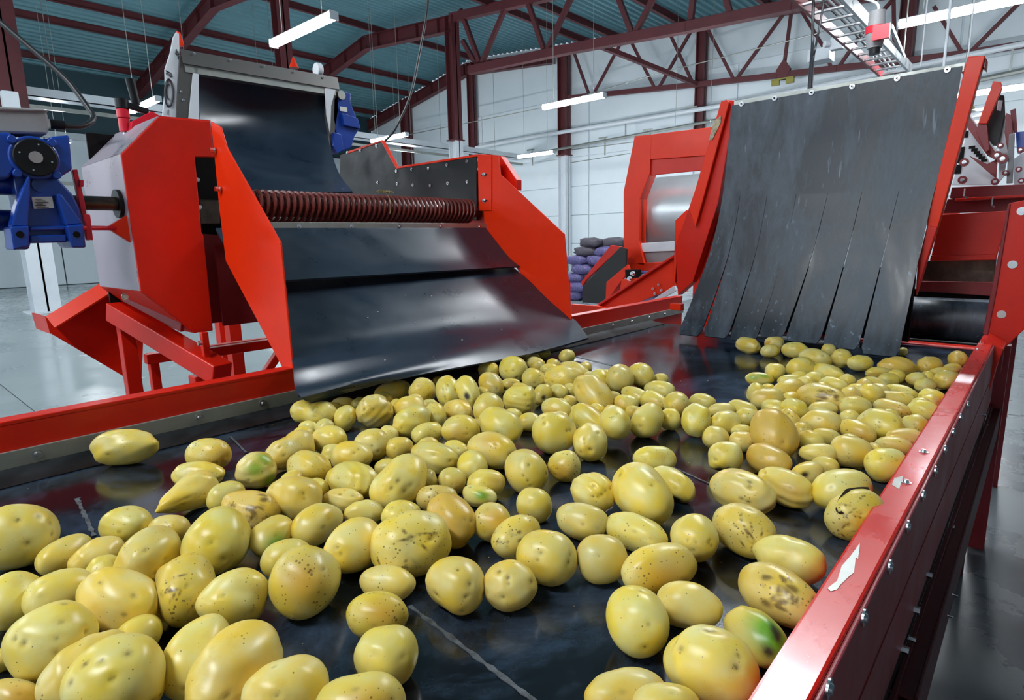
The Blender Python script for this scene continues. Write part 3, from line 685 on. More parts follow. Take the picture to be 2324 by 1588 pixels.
# shaft through the cover to the motor, bearing blocks
MB().cyl((.50, 2.25, .635), (2.28, 2.25, .635), .022, 24).build('shaft', M['shaft'], cl, smooth=True)
MB().cyl((.625, 2.25, .635), (.66, 2.25, .635), .045, 20).build('bearing', M['black'], cl, smooth=True)
YP([(452, 455), (500, 455), (500, 508), (456, 508)], 2.22, .02, 'bearing_block', 'shaft', cl)
for p in ((447, 408), (452, 470)):
    a = P(*p, Y=2.21); MB().hexbolt(a, (0, -1, 0), .006, .012).build('bolt', M['bolt'], cl)
# coil roller: thin rubber discs set slightly askew round a red core
MB().cyl((.99, 2.25, .64), (2.20, 2.25, .64), .040, 28).build('roller_core', M['coil'], cl, smooth=True)
def torus(R, r, n=36, m=6):
    mb = MB(); vs = []; fs = []
    for i in range(n):
        A = 2 * math.pi * i / n
        for k in range(m):
            B = 2 * math.pi * k / m
            vs.append((math.cos(B) * r * .8 + math.sin(A) * .012, math.cos(A) * (R + math.sin(B) * r), math.sin(A) * (R + math.sin(B) * r)))
    for i in range(n):
        for k in range(m): fs.append((i*m+k, i*m+(k+1)%m, ((i+1)%n)*m+(k+1)%m, ((i+1)%n)*m+k))
    return mb.add(vs, fs)
ring = torus(.054, .0085).build('coil_turn', M['coil'], cl, smooth=True)
nr = 46
for i in range(nr):
    loc = Vector((1.0 + i * 1.19 / (nr - 1), 2.25, .64)) - Vector(cl.location)
    if i == 0: ring.location = loc
    else: copyto(ring, loc, cl)
a = P(875, 437, Y=2.19)
mb = MB()
for k in range(9):
    pts = [a + Vector((random.uniform(-.04, .04), random.uniform(-.01, .02), random.uniform(-.002, .012))) for _ in range(4)]
    mb.tube(smooth_path(pts, 3), .0012, 5)
mb.tube(smooth_path([a, a + Vector((.012, -.006, -.02)), a + Vector((.016, -.012, -.05)), a + Vector((.008, -.012, -.09))], 4), .0013, 5)
tag(mb.build('straw_tangle', M['straw'], smooth=True), 'tangle of dry stalks caught on the coil roller', 'straw')
# clamp strip and rubber chutes
MB().box((1.00, 2.158, .545), (2.235, 2.168, .578)).build('clamp_strip', M['galv'], cl, bevel=.001)
for p in ((679, 515), (798, 515), (907, 514), (1000, 514), (1088, 513)):
    q = P(*p, Y=2.158); q.z = .562; MB().screw(q, (0, -1, 0), .010, .006).build('screw', M['bolt'], cl, smooth=True)
def chute(prof_l, prof_r, n, nm, lip=None):
    """profiles: lists of (x, y, z) down the left and right edges"""
    L_, R_ = smooth_path(prof_l, 6), smooth_path(prof_r, 6); rows = []
    for a, b in zip(L_, R_):
        rows.append([a.lerp(b, v) for v in np.linspace(0, 1, n)])
    if lip: rows = lip(rows)
    return MB().sheet(rows, .008).build(nm, M['sheet'], cl, smooth=True)
chute([(.89, 2.16, .553), (.89, 2.07, .47), (.89, 1.99, .405), (.89, 1.93, .374)], [(2.225, 2.16, .553), (2.225, 2.08, .475), (2.225, 2.0, .402), (2.225, 1.935, .362)], 16, 'upper_chute_sheet')
def wavy(rows):
    n = len(rows)
    for i, r in enumerate(rows):
        s = max(0, (i / (n - 1) - .78) / .22)
        for j, p in enumerate(r):
            v = j / (len(r) - 1); p.z += .010 * s * math.sin(v * 5.5 + .6)
    return rows
bl, br = P(705, 915, Z=.075), P(1335, 767, Z=.07)
LR = {}
def keep(rows): LR['r'] = wavy(rows); return LR['r']
lo_ = chute([(.89, 2.0, .36), (.89, 1.88, .275), (.888, 1.78, .20), (.884, 1.70, .15), tuple(P(672, 890, Z=.115)), tuple(bl)], [(2.225, 2.0, .37), (2.228, 1.88, .295), (2.23, 1.76, .205), (2.235, 1.66, .14), (2.25, 1.61, .11), tuple(br)], 24, 'lower_chute_sheet', keep)
mb = MB()
for i in range(22):
    r = random.choice(LR['r'][6:]); q = random.choice(r[1:16]); k = random.uniform(.001, .003)
    mb.box(q + Vector((0, -.004, .004)), q + Vector((k * 2, -.004 + k, .004 + k)))
o = mb.build('soil_crumbs', M['label'], cl); o['kind'] = 'stuff'
# right flare plate, hinge strip, outer plate
XP([(1084, 350), (1131, 352), (1136, 396), (1281, 531), (1298, 737), (1196, 640), (1160, 592), (1100, 513), (1096, 462), (1086, 462)], 2.232, .006, 'right_flare_plate', 'orange', cl)
XP([(1084, 350), (1115, 351), (1115, 478), (1087, 478)], 2.226, .004, 'adjusting_strip', 'orange', cl)
XP([(1110, 352), (1136, 354), (1172, 408), (1172, 432), (1120, 400)], 2.30, .04, 'outer_plate', 'red', cl)
for p in ((1099, 396), (1099, 455)):
    a = P(*p, X=2.224); MB().cyl(a, a - Vector((.003, 0, 0)), .010, 16).hexbolt(a - Vector((.002, 0, 0)), (-1, 0, 0), .006, .010).build('bolt', M['bolt'], cl)
    MB().bar(a + Vector((0, -.02, -.001)), a + Vector((0, .02, -.001)), .003, .006).build('slot', M['dark'], cl)
# rubber lined right inner wall with rivets
XP([(1080, 352), (900, 380), (866, 319), (790, 345), (772, 352), (770, 440), (795, 470), (1082, 500)], 2.262, .012, 'rubber_lined_wall', 'rubber', cl)
XP([(1082, 350), (900, 378), (866, 317), (790, 343), (790, 348), (865, 322), (899, 383), (1082, 355)], 2.258, .02, 'wall_edge', 'orange', cl)
for p in ((1059, 366), (1014, 374), (972, 382), (934, 384), (899, 388), (854, 331), (818, 341), (1060, 412), (1016, 416), (976, 421), (937, 420), (901, 417), (857, 414), (788, 346)):
    a = P(*p, X=2.26); MB().screw(a, (-1, 0, 0), .0085, .006).build('rivet', M['bolt'], cl, smooth=True)
# cross plate closing the hopper and deep red body underneath
MB().box((.93, 2.40, .20), (2.26, 2.41, .56)).build('body_plate', M['darkred'], cl)
MB().box((.93, 2.28, .20), (2.26, 2.29, .50)).build('front_body_plate', M['darkred'], cl)
MB().box((.93, 2.35, .66), (2.26, 2.36, .70)).build('scraper_bar', M['dark'], cl)
MB().box((2.28, 2.1, .2), (2.29, 2.7, .85)).build('right_side_plate', M['red'], cl)
# subframe: sloping beams and legs on the floor
def bpx(p, q, Z, w, h, nm, m='red', zq=None): return MB().bar(P(*p, Z=Z), P(*q, Z=zq if zq is not None else Z), w, h).build(nm, M[m], cl, bevel=.003)
A, B = P(262, 705, Y=2.6), P(505, 848, Y=2.02)
MB().bar(A, B, .07, .07).build('skid_beam', M['red'], cl, bevel=.004)
A2, B2 = P(282, 672, Y=2.5), P(415, 742, Y=2.2)
MB().bar(A2, B2, .015, .035).build('slot_bar', M['darkred'], cl, bevel=.002)
for p in ((283, 673), (405, 737)):
    a = P(*p, Y=2.3); MB().hexbolt(a, (0, -1, 0), .008, .012).build('bolt', M['bolt'], cl)
a = P(465, 780, Y=2.08)
MB().box(a + Vector((-.01, -.01, -.05)), a + Vector((.012, .012, .04))).build('clamp_lug', M['red'], cl, bevel=.003)
a = P(457, 778, Y=2.06); MB().hexbolt(a, (-1, 0, 0), .008, .012).build('bolt', M['bolt'], cl)
def leg(px, py, Y, w, m='red'):
    a = P(px, py, Y=Y); MB().box((a.x - w/2, a.y - w/2, FLOOR), (a.x + w/2, a.y + w/2, a.z)).build('leg', M[m], cl, bevel=.003)
    return a
la1 = leg(283, 730, 2.6, .05); leg(345, 800, 2.75, .035); leg(455, 850, 2.15, .06); 
a = P(470, 800, Y=2.3); b = P(700, 745, Y=2.3); MB().bar(a, (2.2, 2.3, a.z), .035, .035).build('cross_beam', M['red'], cl, bevel=.003)
a = P(330, 815, Y=2.7); MB().bar(a, a + Vector((.9, 0, 0)), .04, .04).build('cross_beam', M['red'], cl, bevel=.003)
a = P(640, 790, Y=2.3); b = P(600, 850, Y=2.3); MB().bar(a, b + (b - a) * 3, .03, .03).build('diagonal_brace', M['red'], cl, bevel=.003)
for x_ in (2.15,): MB().box((x_, 2.25, FLOOR), (x_ + .06, 2.31, .22)).build('leg', M['red'], cl, bevel=.003)
# clod outlet chute lower left
pts = [(245, 633), (105, 719), (116, 757), (288, 858), (322, 862), (330, 668)]
MB().prism([P(*p, Y=2.95) for p in pts], (0, .01, 0)).build('outlet_chute', M['red'], cl, bevel=.003)
a, b = P(245, 633, Y=2.95), P(105, 719, Y=2.95); MB().sheet([[a, b], [a + Vector((0, -.12, -.035)), b + Vector((0, -.12, -.035))]], .006).build('chute_lip', M['orange'], cl)
a, b = P(105, 719, Y=2.95), P(116, 757, Y=2.95); MB().sheet([[a, b], [a + Vector((0, .25, 0)), b + Vector((0, .25, 0))]], .006).build('chute_side', M['red'], cl)
# crank handle on top
a = P(285, 300, Y=2.45)
MB().cyl(a + Vector((0, 0, -.05)), a + Vector((0, 0, .0)), .009, 14).build('spindle', M['steel'], cl, smooth=True)
for k, (z0, z1, r, m) in enumerate(((.0, .045, .018, 'plug'), (.046, .075, .020, 'plug'), (.076, .110, .021, 'black'))):
    MB().cyl(a + Vector((0, 0, z0)), a + Vector((0, 0, z1)), r, 20).build('spindle_collar', M[m], cl, smooth=True, bevel=.002)
h = a + Vector((0, 0, .095)); MB().bar(h, h + Vector((.075, -.02, -.022)), .026, .02).build('crank_arm', M['black'], cl, bevel=.005)
MB().cyl(h + Vector((.045, 0, .0)), h + Vector((.035, 0, .085)), .013, 16, .015).build('crank_grip', M['black'], cl, smooth=True)
YP([(300, 275), (345, 252), (362, 262), (345, 290), (305, 318), (296, 300)], 2.4, .03, 'spindle_bracket', 'plug', cl)
# gear motor on the shaft (moves with the machine): body, flange, terminal box, plate
gy = 2.16
def gp(pts, y, th, nm, m, par, bev=.004): return MB().prism([P(*p, Y=gy + y) for p in pts], (0, th, 0)).build(nm, M[m], par, bevel=bev)
gm = gp([(30, 318), (140, 312), (140, 385), (128, 400), (165, 440), (180, 470), (190, 510), (190, 560), (160, 562), (150, 548), (72, 548), (66, 566), (30, 566), (28, 515), (45, 480), (30, 400)], 0, .12, 'gear_motor', 'blue', cl, .006)
gm['label'] = 'blue gear motor'
gp([(-40, 300), (25, 300), (35, 330), (112, 330), (112, 310), (158, 306), (165, 385), (132, 405), (120, 372), (38, 378), (20, 405), (-40, 400)], -.03, .1, 'mounting_ear', 'blue', gm, .006)
c = P(79, 358, Y=gy - .035)
MB().cyl(c, c + Vector((0, .03, 0)), .058, 40).build('flange_ring', M['blue'], gm, smooth=True, bevel=.004)
MB().cyl(c - Vector((0, .012, 0)), c, .050, 40).build('flange_cover', M['black'], gm, smooth=True, bevel=.003)
MB().cyl(c - Vector((0, .016, 0)), c - Vector((0, .012, 0)), .016, 12).build('shaft_end', M['grey'], gm)
for i in range(4):
    A_ = math.pi / 4 + i * math.pi / 2; q = c + Vector((math.cos(A_) * .062, 0, math.sin(A_) * .062)); MB().cyl(q - Vector((0, .006, 0)), q + Vector((0, .02, 0)), .011, 12).build('flange_boss', M['blue'], gm, smooth=True, bevel=.002)
    q = c + Vector((math.cos(A_ + .5) * .036, -.013, math.sin(A_ + .5) * .036)); MB().cyl(q, q - Vector((0, .002, 0)), .0025, 8).build('cover_screw', M['bolt'], gm)
gp([(22, 514), (66, 512), (68, 560), (30, 568)], -.05, .1, 'foot', 'blue', gm, .005); gp([(150, 512), (190, 508), (196, 562), (163, 562)], -.05, .1, 'foot', 'blue', gm, .005)
for p in ((46, 532), (174, 532)):
    q = P(*p, Y=gy - .051); MB().cyl(q, q - Vector((0, .001, 0)), .009, 16).build('foot_hole', M['dark'], gm)
gp([(68, 514), (150, 512), (150, 522), (68, 524)], -.03, .05, 'rib', 'blue', gm); gp([(68, 534), (152, 532), (152, 550), (68, 552)], -.03, .05, 'rib', 'blue', gm)
gp([(36, 470), (62, 400), (70, 400), (64, 514), (26, 514)], -.04, .06, 'web', 'blue', gm); gp([(128, 440), (140, 440), (190, 508), (150, 512)], -.04, .06, 'web', 'blue', gm)
gp([(72, 447), (118, 446), (123, 472), (77, 474)], -.012, .012, 'nameplate', 'label', gm, 0)
for k in range(6):
    q0 = P(80 + (k % 2) * 3, 452 + k * 3.6, Y=gy - .0135); q1 = P(96 + (k * 7 % 20), 452 + k * 3.6, Y=gy - .0135)
    MB().bar(q0, q1, .0006, .0016).build('print_line', M['ink'], gm)
q = P(90, 420, Y=gy - .01); MB().cyl(q, q + Vector((0, .02, 0)), .018, 18).build('drain_boss', M['blue'], gm, smooth=True)
tb = gp([(-40, 243), (95, 248), (108, 256), (112, 290), (108, 305), (-40, 300)], -.01, .09, 'terminal_box', 'grey', gm, .006)
gp([(-40, 240), (98, 246), (112, 254), (-40, 250)], -.015, .1, 'box_lid', 'grey', gm, .004)
q = P(112, 281, Y=gy + .03); MB().cyl(q, q + Vector((.035, 0, 0)), .014, 12).build('cable_gland', M['black'], gm, smooth=True)
q = P(-10, 470, Y=gy + .05); MB().cyl(q, q - Vector((.12, 0, 0)), .05, 26).build('motor_barrel', M['blue'], gm, smooth=True)
for k, z in enumerate((.8, .7, .6)): MB().cyl((.44, 2.24, z - .02), (.32, 2.24, z - .02), .03, 16).build('cooling_end', M['blue'], gm, smooth=True)
# torque arm
YP([(164, 385), (176, 384), (192, 455), (206, 545), (198, 545), (182, 470)], gy + .02, .02, 'torque_arm', 'plug', cl)
YP([(190, 485), (205, 487), (212, 545), (196, 542)], gy - .0, .015, 'arm_plate', 'plug', cl)
a = P(185, 517, Y=gy + .0); MB().cyl(a, a + Vector((.13, .06, 0)), .007, 12).build('tie_rod', M['plug'], cl, smooth=True)
YP([(242, 516), (296, 484), (302, 553)], 2.20, .02, 'gusset_bracket', 'orange', cl)
YP([(180, 407), (191, 409), (190, 424), (180, 423)], gy + .01, .02, 'arm_lug', 'plug', cl)
tag(MB().tube(smooth_path([P(118, 282, Y=2.19), P(150, 286, Y=2.19), P(190, 285, Y=2.2), P(212, 268, Y=2.22), P(195, 238, Y=2.25), P(150, 180, Y=2.3), P(80, 118, Y=2.35), P(0, 50, Y=2.4), P(-80, -20, Y=2.45)]), .008, 10).build('motor_cable', M['cable'], smooth=True), 'black cable curving from the blue gear motor box up to the left', 'cable')

# ================================================================== FEED CONVEYOR HEAD with hanging rubber sheet
fd = thing('feed_conveyor_head', (1.5, 3.1, FLOOR), 'white sided conveyor head with steel crossbar and hanging black rubber apron', 'conveyor')
Yf = 3.0
a, b = P(410, 118, Y=Yf), P(766, 182, Y=Yf)
MB().sheet([[a + Vector((0, 0, .012)), b + Vector((0, 0, .012))], [a + Vector((0, -.012, -.05)), b + Vector((0, -.012, -.05))]], .005).build('crossbar', M['bar'], fd)
a2, b2 = P(440, 142, Y=Yf), P(745, 195, Y=Yf)
MB().bar(a + Vector((.01, .02, -.065)), b + Vector((-.02, .02, -.065)), .05, .035).build('crossbar_lower', M['galv'], fd)
for p in ((441, 121), (524, 136), (599, 149), (669, 162), (735, 175)):
    q = P(*p, Y=Yf - .012); MB().screw(q, (0, -1, 0), .006, .004).build('rivet', M['bolt'], fd, smooth=True)
# apron hangs from the crossbar, bellies and lands behind the roller
er = smooth_path([P(744, 200, Y=3.03), P(736, 250, Y=3.06), P(742, 300, Y=3.04), P(752, 345, Y=2.92), P(768, 392, Y=2.7), P(790, 424, Y=2.48), P(800, 436, Y=2.36)], 4)
el_ = smooth_path([P(450, 150, Y=3.03), P(450, 215, Y=3.06), P(458, 290, Y=3.04), P(490, 350, Y=2.9), P(530, 395, Y=2.7), P(556, 428, Y=2.48), P(566, 442, Y=2.36)], 4)
rows = []
for i, (p, q) in enumerate(zip(el_, er)):
    s = i / (len(er) - 1)
    rows.append([p.lerp(q, v) + Vector((0, .09, 0)) * math.sin(math.pi * v) * (1 - s) ** .7 * min(1, s * 5) for v in np.linspace(0, 1, 16)])
MB().sheet(rows, .007).build('rubber_apron', M['sheet'], fd, smooth=True)
YP([(408, 125), (448, 148), (428, 268), (400, 268), (404, 180)], Yf, .01, 'steel_cheek', 'bar', fd)
YP([(440, 146), (452, 152), (452, 275), (428, 272)], Yf - .005, .02, 'white_flange', 'white', fd)
for p in ((411, 208), (416, 227)):
    q = P(*p, Y=Yf - .001); MB().screw(q, (0, -1, 0), .006, .005).build('screw', M['bolt'], fd)
pl = MB().prism([P(*p, Y=Yf + .01) for p in ((393, 84), (400, 72), (407, 76), (408, 110), (405, 268), (368, 268), (375, 200), (374, 158), (386, 120))], (0, .01, 0)).build('side_plate', M['white'], fd, bevel=.004)
YP([(402, 70), (410, 74), (419, 104), (406, 106)], Yf + .05, .02, 'red_tip', 'orange', fd)
def mark(pts, r=.0022):
    MB().tube([P(*p, Y=Yf + .007) for p in pts], r, 5).build('printed_mark', M['ink'], pl)
ringp = [(383 + 9 * math.cos(t), 211 + 31 * math.sin(t)) for t in np.linspace(0, 2 * math.pi, 25)]
mark(ringp, .0045); mark([(383 + 4 * math.cos(t), 208 + 17 * math.sin(t)) for t in np.linspace(1.2, 5.2, 14)])
mark([(376, 160), (382, 163), (388, 166), (390, 175), (386, 174), (384, 168)]); mark([(377, 168), (381, 165)])
mark([(401, 112), (398, 122), (406, 124)]); mark([(402, 116), (404, 134)]); mark([(382, 248), (381, 260)])
# right cheek, motor, red beacon and white wheel
YP([(738, 200), (765, 192), (752, 240), (750, 300), (742, 262)], Yf - .01, .01, 'white_cheek', 'white', fd)
YP([(742, 206), (766, 196), (768, 250), (752, 345), (746, 300), (740, 260)], Yf + .02, .02, 'steel_cheek', 'bar', fd)
fm = YP([(757, 222), (780, 206), (797, 212), (796, 232), (806, 258), (817, 292), (805, 310), (798, 335), (775, 345), (762, 300), (756, 270)], Yf + .02, .09, 'drive_motor', 'blue', fd, .006)
fm['label'] = 'blue drive motor'
q = P(774, 216, Y=Yf + .015); MB().cyl(q, q - Vector((0, .008, 0)), .024, 24).build('motor_cover', M['galv'], fm, smooth=True)
q = P(780, 248, Y=Yf + .01); MB().box(q + Vector((-.025, -.004, -.012)), q + Vector((.02, .0, .012))).build('nameplate', M['label'], fm)
YP([(776, 256), (812, 268), (818, 292), (782, 284)], Yf - .0, .03, 'motor_foot', 'blue', fm); YP([(758, 300), (775, 305), (780, 340), (765, 348), (757, 330)], Yf, .05, 'motor_tail', 'blue', fm)
q = P(667, 150, Y=Yf + .05); MB().cyl(q + Vector((0, 0, -.01)), q + Vector((0, 0, .045)), .026, 20, .003).build('red_cone', M['orange'], fd, smooth=True)
q = P(720, 158, Y=Yf + .05); MB().cyl(q - Vector((.01, 0, 0)), q + Vector((.02, 0, 0)), .035, 24).build('pulley', M['white'], fd, smooth=True, bevel=.005)
MB().box((1.19, 3.1, .98), (1.21, 3.3, 1.25)).box((1.80, 3.18, .98), (1.82, 3.3, 1.25)).build('side_frame', M['white'], fd)
MB().box((1.21, 3.14, 1.18), (1.80, 3.3, 1.2)).build('conveyor_belt', M['rubber'], fd)
for y in (3.12, 3.24): MB().box((1.3, y, FLOOR), (1.36, y + .06, 1.0)).box((1.74, y, FLOOR), (1.80, y + .06, 1.0)).build('leg', M['red'], fd)

# ================================================================== ORANGE ELEVATOR FRAME with pale drum (centre right)
X4 = 4.6
el = thing('elevator_frame', (4.7, 2.4, FLOOR), 'orange red elevator frame holding a pale steel drum, between chute and curtain', 'machine')
def EP(pts, nm, m, th=.05, X=X4, bev=.004, par=None): return MB().prism([P(*p, X=X) for p in pts], (th, 0, 0)).build(nm, M[m], par or el, bevel=bev)
EP([(1440, 309), (1479, 305), (1474, 395), (1452, 452), (1450, 545), (1463, 602), (1424, 598), (1415, 560), (1415, 435)], 'left_post', 'orange', .12)
EP([(1478, 305), (1640, 285), (1640, 350), (1476, 362)], 'top_beam', 'orange', .03); EP([(1476, 362), (1640, 348), (1640, 382), (1474, 398)], 'top_beam_return', 'red', .02, X4 + .02)
a, b = P(1462, 488, X=X4 + .35), P(1650, 468, X=X4 + .35)
MB().cyl(a + Vector((.1, 0, 0)), (a.x + .1, b.y, a.z), .33, 64).build('drum', M['drum'], el, smooth=True)
EP([(1452, 552), (1560, 545), (1560, 568), (1456, 572)], 'white_guard', 'white', .02, X4 + .02)
EP([(1456, 572), (1560, 566), (1560, 592), (1462, 597)], 'grey_guard', 'grey', .02, X4 + .05)
EP([(1424, 598), (1560, 592), (1540, 612), (1430, 615)], 'lower_beam', 'orange', .06)
# sloping conveyor below with orange sides
lo = thing('inclined_conveyor', (4.0, 2.4, FLOOR), 'low orange inclined conveyor with black end sheet behind the left rail', 'conveyor')
EP([(1408, 560), (1422, 565), (1421, 600), (1373, 690), (1322, 686), (1322, 650)], 'black_end_sheet', 'rubber', .02, 4.4, .003, lo)
EP([(1386, 556), (1410, 560), (1330, 636), (1322, 650), (1318, 640)], 'edge_strip', 'red', .03, 4.42, .003, lo)
EP([(1376, 640), (1424, 600), (1428, 612), (1385, 672), (1374, 684)], 'side_plate', 'orange', .03, 4.3, .003, lo)
EP([(1410, 634), (1450, 630), (1450, 655), (1408, 660)], 'motor_block', 'orange', .06, 4.2, .003, lo)
EP([(1418, 612), (1448, 612), (1446, 638), (1420, 636)], 'bearing', 'dark', .05, 4.25, .003, lo)
for p in ((1437, 620), (1430, 632)):
    q = P(*p, X=4.18); MB().hexbolt(q, (-1, 0, 0), .014, .03).build('bolt', M['bolt'], lo)
EP([(1345, 697), (1528, 580), (1528, 655), (1395, 706)], 'long_side_beam', 'orange', .04, 3.8, .003, lo)
EP([(1345, 697), (1528, 578), (1528, 584), (1348, 701)], 'beam_lip', 'red', .08, 3.76, .003, lo)
EP([(1296, 690), (1352, 694), (1395, 704), (1340, 715), (1297, 722)], 'floor_pan', 'orange', .04, 3.7, .003, lo)
EP([(1468, 688), (1530, 648), (1534, 660), (1490, 684)], 'white_strip', 'white', .02, 3.7, .002, lo)
for p in ((1495, 646), (1501, 658), (1481, 655), (1486, 666)):
    q = P(*p, X=3.79); MB().screw(q, (-1, 0, 0), .010, .006).build('screw', M['bolt'], lo)
MB().box((4.3, 2.55, FLOOR), (4.38, 2.63, .1)).box((4.3, 3.2, FLOOR), (4.38, 3.28, .1)).box((4.9, 1.9, FLOOR), (4.98, 1.98, .2)).build('leg', M['red'], lo)
for dy in (2.1, 2.9): MB().box((4.7, dy, FLOOR), (4.78, dy + .08, .35)).build('leg', M['red'], el)
# ================================================================== GRADER behind the red post (right edge)
gr = thing('grading_machine', (4.6, .3, FLOOR), 'pale perforated steel grading machine with dark red channels at the right edge', 'machine')
def GP(pts, nm, m, X=4.5, th=.02, bev=.002): return MB().prism([P(*p, X=X) for p in pts], (th, 0, 0)).build(nm, M[m], gr, bevel=bev)
GP([(2160, 420), (2197, 292), (2206, 298), (2262, 395), (2264, 420)], 'perforated_plate', 'white', 4.6)
for p in ((2180, 352, 5, 14), (2174, 384, 5, 8), (2190, 305, 5, 6)):
    q = P(p[0], p[1], X=4.595); MB().box(q + Vector((-.002, -p[2] / 300, -p[3] / 300)), q + Vector((0, p[2] / 300, p[3] / 300))).build('slot', M['dark'], gr)
for i in range(6):
    q = P(2206 + i * 5.5, 334 + i * 6, X=4.595); MB().box(q + Vector((-.002, -.015, -.008)), q + Vector((0, .015, .008))).build('slot', M['dark'], gr)
GP([(2196, 262), (2204, 264), (2272, 356), (2268, 366), (2240, 352), (2194, 288)], 'diagonal_channel', 'darkred', 4.4, .04)
GP([(2196, 258), (2202, 262), (2272, 354), (2268, 358)], 'channel_edge', 'white', 4.38, .02)
GP([(2198, 352), (2240, 372), (2264, 360), (2260, 405)], 'lower_brace', 'darkred', 4.42, .03)
GP([(2254, 184), (2272, 186), (2274, 200), (2240, 280), (2220, 280)], 'tall_post', 'orange', 4.3, .05)
GP([(2220, 280), (2240, 280), (2246, 340), (2236, 345), (2216, 300)], 'post_foot', 'darkred', 4.32, .05)
GP([(2262, 215), (2278, 216), (2280, 260), (2266, 330), (2240, 326), (2240, 280)], 'black_housing', 'rubber', 4.45, .08)
GP([(2265, 228), (2276, 228), (2272, 252), (2262, 250)], 'bright_pad', 'white', 4.44, .02)
GP([(2270, 265), (2290, 262), (2300, 300), (2290, 340), (2278, 400), (2266, 415), (2268, 330)], 'curved_plate', 'white', 4.5, .03)
GP([(2284, 256), (2296, 262), (2300, 320), (2288, 350), (2280, 300)], 'channel', 'darkred', 4.42, .03)
GP([(2293, 250), (2305, 246), (2309, 298), (2296, 302)], 'channel', 'darkred', 4.52, .03)
GP([(2290, 305), (2303, 302), (2298, 415), (2284, 416)], 'upright', 'grey', 4.38, .03)
GP([(2305, 300), (2345, 296), (2345, 360), (2308, 345)], 'blue_grey_motor', 'blue', 4.7, .1)
GP([(2300, 360), (2345, 330), (2345, 420), (2300, 420)], 'bearing_plate', 'white', 4.6, .03)
for p in ((2188, 368, .03), (2184, 408, .03), (2258, 412, .025), (2262, 352, .03), (2275, 360, .035), (2312, 384, .02), (2318, 410, .02), (2282, 392, .02), (2270, 330, .02), (2316, 340, .02)):
    q = P(p[0], p[1], X=4.36); MB().hexbolt(q, (-1, 0, 0), p[2] * .26, .015).build('bolt', M['bolt'], gr); MB().cyl(q, q + Vector((.03, 0, 0)), p[2] * .75, 12).build('boss', M['darkred'], gr, smooth=True)
for k, z in enumerate((253, 265, 280)):
    a = P(2196, z, X=5.0); b = P(2232, z - 5, X=5.0); MB().bar(a, b, .02, .02).build('cross_rod', M['steel'], gr)
a = P(2200, 247, X=4.9); MB().cyl(a, a + Vector((0, 0, .03)), .03, 16, .01).build('amber_knob', M['brass'], gr, smooth=True)
for y in (-.15, .45): MB().box((4.7, y, FLOOR), (4.78, y + .08, .6)).build('leg', M['red'], gr)
MB().box((4.4, -.4, .48), (4.9, .55, .56)).build('base_frame', M['darkred'], gr)

